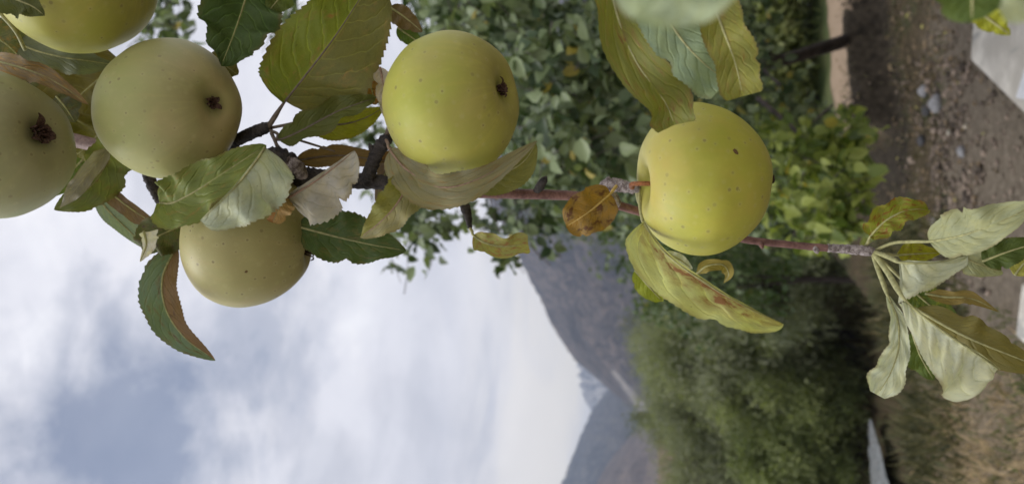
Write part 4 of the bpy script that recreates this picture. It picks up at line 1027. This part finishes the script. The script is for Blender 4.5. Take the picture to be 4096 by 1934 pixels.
# ------------------------------------------------------------------ near ground: gravel, litter, weeds, dry grass
def rock_mesh(r, seed, flat=.6):
    rn = random.Random(seed); V = []; F = []
    nt, npf = 6, 9
    for i in range(nt + 1):
        th = math.pi * i / nt
        for k in range(npf):
            ph = 2 * math.pi * k / npf
            d = Vector((math.sin(th) * math.cos(ph), math.sin(th) * math.sin(ph), math.cos(th)))
            q = 1 + .45 * mnoise.noise(d * 1.4 + Vector((seed * 5.1, 0, 0))) + .15 * mnoise.noise(d * 4 + Vector((0, seed, 0)))
            V.append((d.x * r * q, d.y * r * q * .8, d.z * r * q * flat))
    for i in range(nt):
        for k in range(npf): F.append((i * npf + k, (i + 1) * npf + k, (i + 1) * npf + (k + 1) % npf, i * npf + (k + 1) % npf))
    return V, F
def stone_mat(name, c1, c2):
    t = NT(name); p = t.pos(); n = t.noise(p, 60, 5, .6); f = t.attr('tint')
    col = t.mix(t.step(f, 0, 1), c1, c2); col = t.mix(t.math('MULTIPLY', t.step(n, .45, .7), .4), col, tuple(v * .5 for v in c1))
    return t.done(t.bsdf(col, .85, t.bump(n, .6, .004), .25))
M_STONE = stone_mat('grey_stone', (.20, .20, .21), (.27, .26, .26))
M_GRAVEL = stone_mat('mixed_gravel', (.06, .048, .038), (.30, .235, .185))
for px, py, r, lab in [(3690, 365, .055, 'grey angular stone beside the gravel, highest of the pair near the slab'), (3745, 415, .075, 'largest pale grey stone at the edge of the gravel strip'), (3700, 440, .05, 'dark grey stone leaning on the largest pale stone'),
                       (3735, 890, .05, 'pinkish grey stone below the spotted yellow-green leaf'), (3850, 505, .022, 'small cream pebble on the dusty ground near the slab'), (3790, 530, .030, 'round cream pebble at the gravel edge'), (3840, 605, .045, 'bluish grey flat stone with a yellow leaf beside it'), (3680, 560, .05, 'dark stone sunk in the mossy earth')]:
    g = G(px, py, .02); V, F = rock_mesh(r * .8, px)
    c = {'dark': (.06, .06, .065), 'pink': (.32, .28, .27), 'crea': (.5, .45, .36), 'roun': (.5, .46, .38)}.get(lab.split()[0][:4] if not lab.startswith('small') else 'crea', (.24, .24, .25))
    mat = plain('stone_surface', c, .85, 60, .3, .004)
    o = mesh_obj('stone', [Vector(v) for v in V], F, mat); o.location = (g.x, g.y, float(ground_h(g.x, g.y)) + r * .25); o.rotation_euler = (0, 0, px)
    tag(o, lab, 'stone', 'loose stones on the ground')
gr = Bag(); protos = [rock_mesh(1, s, .65) for s in range(6)]
def scatter_px(n, fx, fy):
    for _ in range(n):
        x, y = fx(), fy()
        g = G(x, y, 0.0)
        if g.y < 7.5 and rr.random() < .25 + 1.6 * max(0, .35 + mnoise.noise(Vector((g.x * 3.3, g.y * 3.3, 1.7)))): yield g
rr = random.Random(5)
for g in scatter_px(1300, lambda: rr.gauss(3785, 70), lambda: rr.uniform(250, 1200)):
    V, F = protos[rr.randrange(6)]; s = min(.035, .004 + abs(rr.gauss(0, .0085))); a = rr.uniform(0, 6.28)
    z = float(ground_h(g.x, g.y)) + s * .3
    gr.add([(g.x + s * (v[0] * math.cos(a) - v[1] * math.sin(a)), g.y + s * (v[0] * math.sin(a) + v[1] * math.cos(a)), z + s * v[2]) for v in V], F, rr.random())
for g in scatter_px(700, lambda: rr.uniform(3560, 4096), lambda: rr.uniform(-50, 1000)):
    V, F = protos[rr.randrange(6)]; s = .004 + abs(rr.gauss(0, .005)); a = rr.uniform(0, 6.28)
    z = float(ground_h(g.x, g.y)) + s * .3
    gr.add([(g.x + s * v[0], g.y + s * v[1], z + s * v[2]) for v in V], F, rr.random())
o = mesh_obj('gravel', gr.V, gr.F, M_GRAVEL, None, attrs={'tint': gr.A}); tag(o, 'mixed gravel and pebbles strewn along the path edge', 'gravel', kind='stuff')
# fallen leaves
fl = LeafBag(); fb, ff_ = small_leaf(.045, .028, .5, .3)
for g in scatter_px(1000, lambda: rr.gauss(3700, 120), lambda: rr.uniform(-50, 1100)):
    fl.add(fb, ff_, basis((rr.gauss(0, .5), rr.gauss(-.2, .5), 1), (rr.gauss(0, 1), rr.gauss(0, 1), 0)), np.array((g.x, g.y, float(ground_h(g.x, g.y)) + .012)), rr.uniform(.3, .9), rr.random())
o = fl.build('fallen_leaves', simple_foliage('dry_fallen_leaf', (.06, .042, .024), (.23, .165, .095), (.45, .42, .12), .1, .7), None); tag(o, 'dry brown and yellow fallen leaves scattered over the earth', 'leaf litter', kind='stuff')
# dry grass and weeds on the left of the terrace
def blades(n, x0, x1, y0, y1, h0, h1, wid, lean, seed):
    r = np.random.default_rng(seed); b = LeafBag()
    base = np.array([(-.5, 0, 0), (.5, 0, 0), (.38, .5, -.06), (-.38, .5, -.06), (.0, 1.0, -.28)]); F = [(0, 1, 2, 3), (3, 2, 4)]
    x, y = r.uniform(x0, x1, n), r.uniform(y0, y1, n)
    tuft = .5 + .5 * np.array([mnoise.noise(Vector((p * 3.1, q * 3.1, seed))) for p, q in zip(x, y)])
    keep = r.random(n) < .12 + 1.5 * np.clip(tuft - .32, 0, 1)
    x, y, tuft = x[keep], y[keep], tuft[keep]; n = len(x)
    h = r.uniform(h0, h1, n) * (.5 + tuft)
    d = np.stack([r.normal(0, lean, n), r.normal(0, lean, n), np.ones(n)], 1)
    nrm = np.stack([r.normal(0, .6, n), -np.ones(n), r.normal(0, .3, n)], 1)
    M = basis_many(nrm, d) * np.stack([wid * r.uniform(.6, 1.4, n), h, h], 1)[:, None, :]
    b.add_many(base, F, M, np.stack([x, y, ground_h(x, y) - .01], 1), r.random(n))
    return b
M_STRAW = simple_foliage('dry_straw', (.20, .15, .08), (.66, .50, .31), None, .2, .7)
M_WEED = simple_foliage('dull_green_weed', (.030, .038, .014), (.17, .155, .07), (.42, .32, .18), .25, .6)
gA = blades(12000, -2.6, -.42, 2.8, 4.85, .03, .115, .0055, 1.1, 3)
tag(gA.build('dry_grass', M_STRAW, None), 'pale dry straw-coloured grass covering the ground', 'dry grass', kind='stuff')
gB = blades(16000, -3.6, .15, 4.3, 6.0, .06, .22, .011, .8, 4)
tag(gB.build('weeds', M_WEED, None), 'low brownish green weeds along the terrace edge', 'weeds', kind='stuff')
gF = blades(3800, -2.7, -.3, 3.0, 4.9, .03, .10, .009, 1.0, 14)
tag(gF.build('green_tufts', simple_foliage('green_tuft_blade', (.045, .065, .02), (.17, .19, .07), None, .3, .5), None), 'green weed tufts growing between the dry grass', 'weeds', kind='stuff')
gC = blades(5000, -1.2, 1.9, 4.6, 6.1, .015, .05, .006, .8, 6)
tag(gC.build('moss_tufts', M_WEED, None), 'short mossy tufts on the earth before the bank', 'moss', kind='stuff')
gD = blades(9000, -13, 2, 23.9, 34, .25, .7, .035, .6, 8)
tag(gD.build('undergrowth', M_WEED, None), 'rough green undergrowth at the feet of the willows', 'undergrowth', kind='stuff')
gE = blades(5000, .5, 5, 6.8, 13, .03, .10, .01, .5, 9)
tag(gE.build('meadow_grass', simple_foliage('meadow_grass_blade', (.08, .13, .03), (.18, .22, .07), None, .3, .5), None), 'bright green meadow grass beyond the earth bank', 'grass', kind='stuff')

# ------------------------------------------------------------------ haze of the valley air
def haze():
    x0, x1, y0, y1, z0, z1 = -9000, 9000, -60, 31000, -12, 450
    V = [(x, y, z) for z in (z0, z1) for y in (y0, y1) for x in (x0, x1)]
    F = [(0, 2, 3, 1), (4, 5, 7, 6), (0, 1, 5, 4), (2, 6, 7, 3), (0, 4, 6, 2), (1, 3, 7, 5)]
    t = NT('valley_haze'); v = t.node('ShaderNodeVolumePrincipled')
    v.inputs['Color'].default_value = (.64, .77, 1.0, 1); v.inputs['Density'].default_value = 2.2e-4; v.inputs['Anisotropy'].default_value = .15
    t.l.new(v.outputs[0], t.out.inputs['Volume'])
    o = mesh_obj('haze', V, F, t.m, None, smooth=False); tag(o, kind='stuff')
    o['label'] = 'thin bluish haze filling the valley air'; o['category'] = 'haze'
haze()
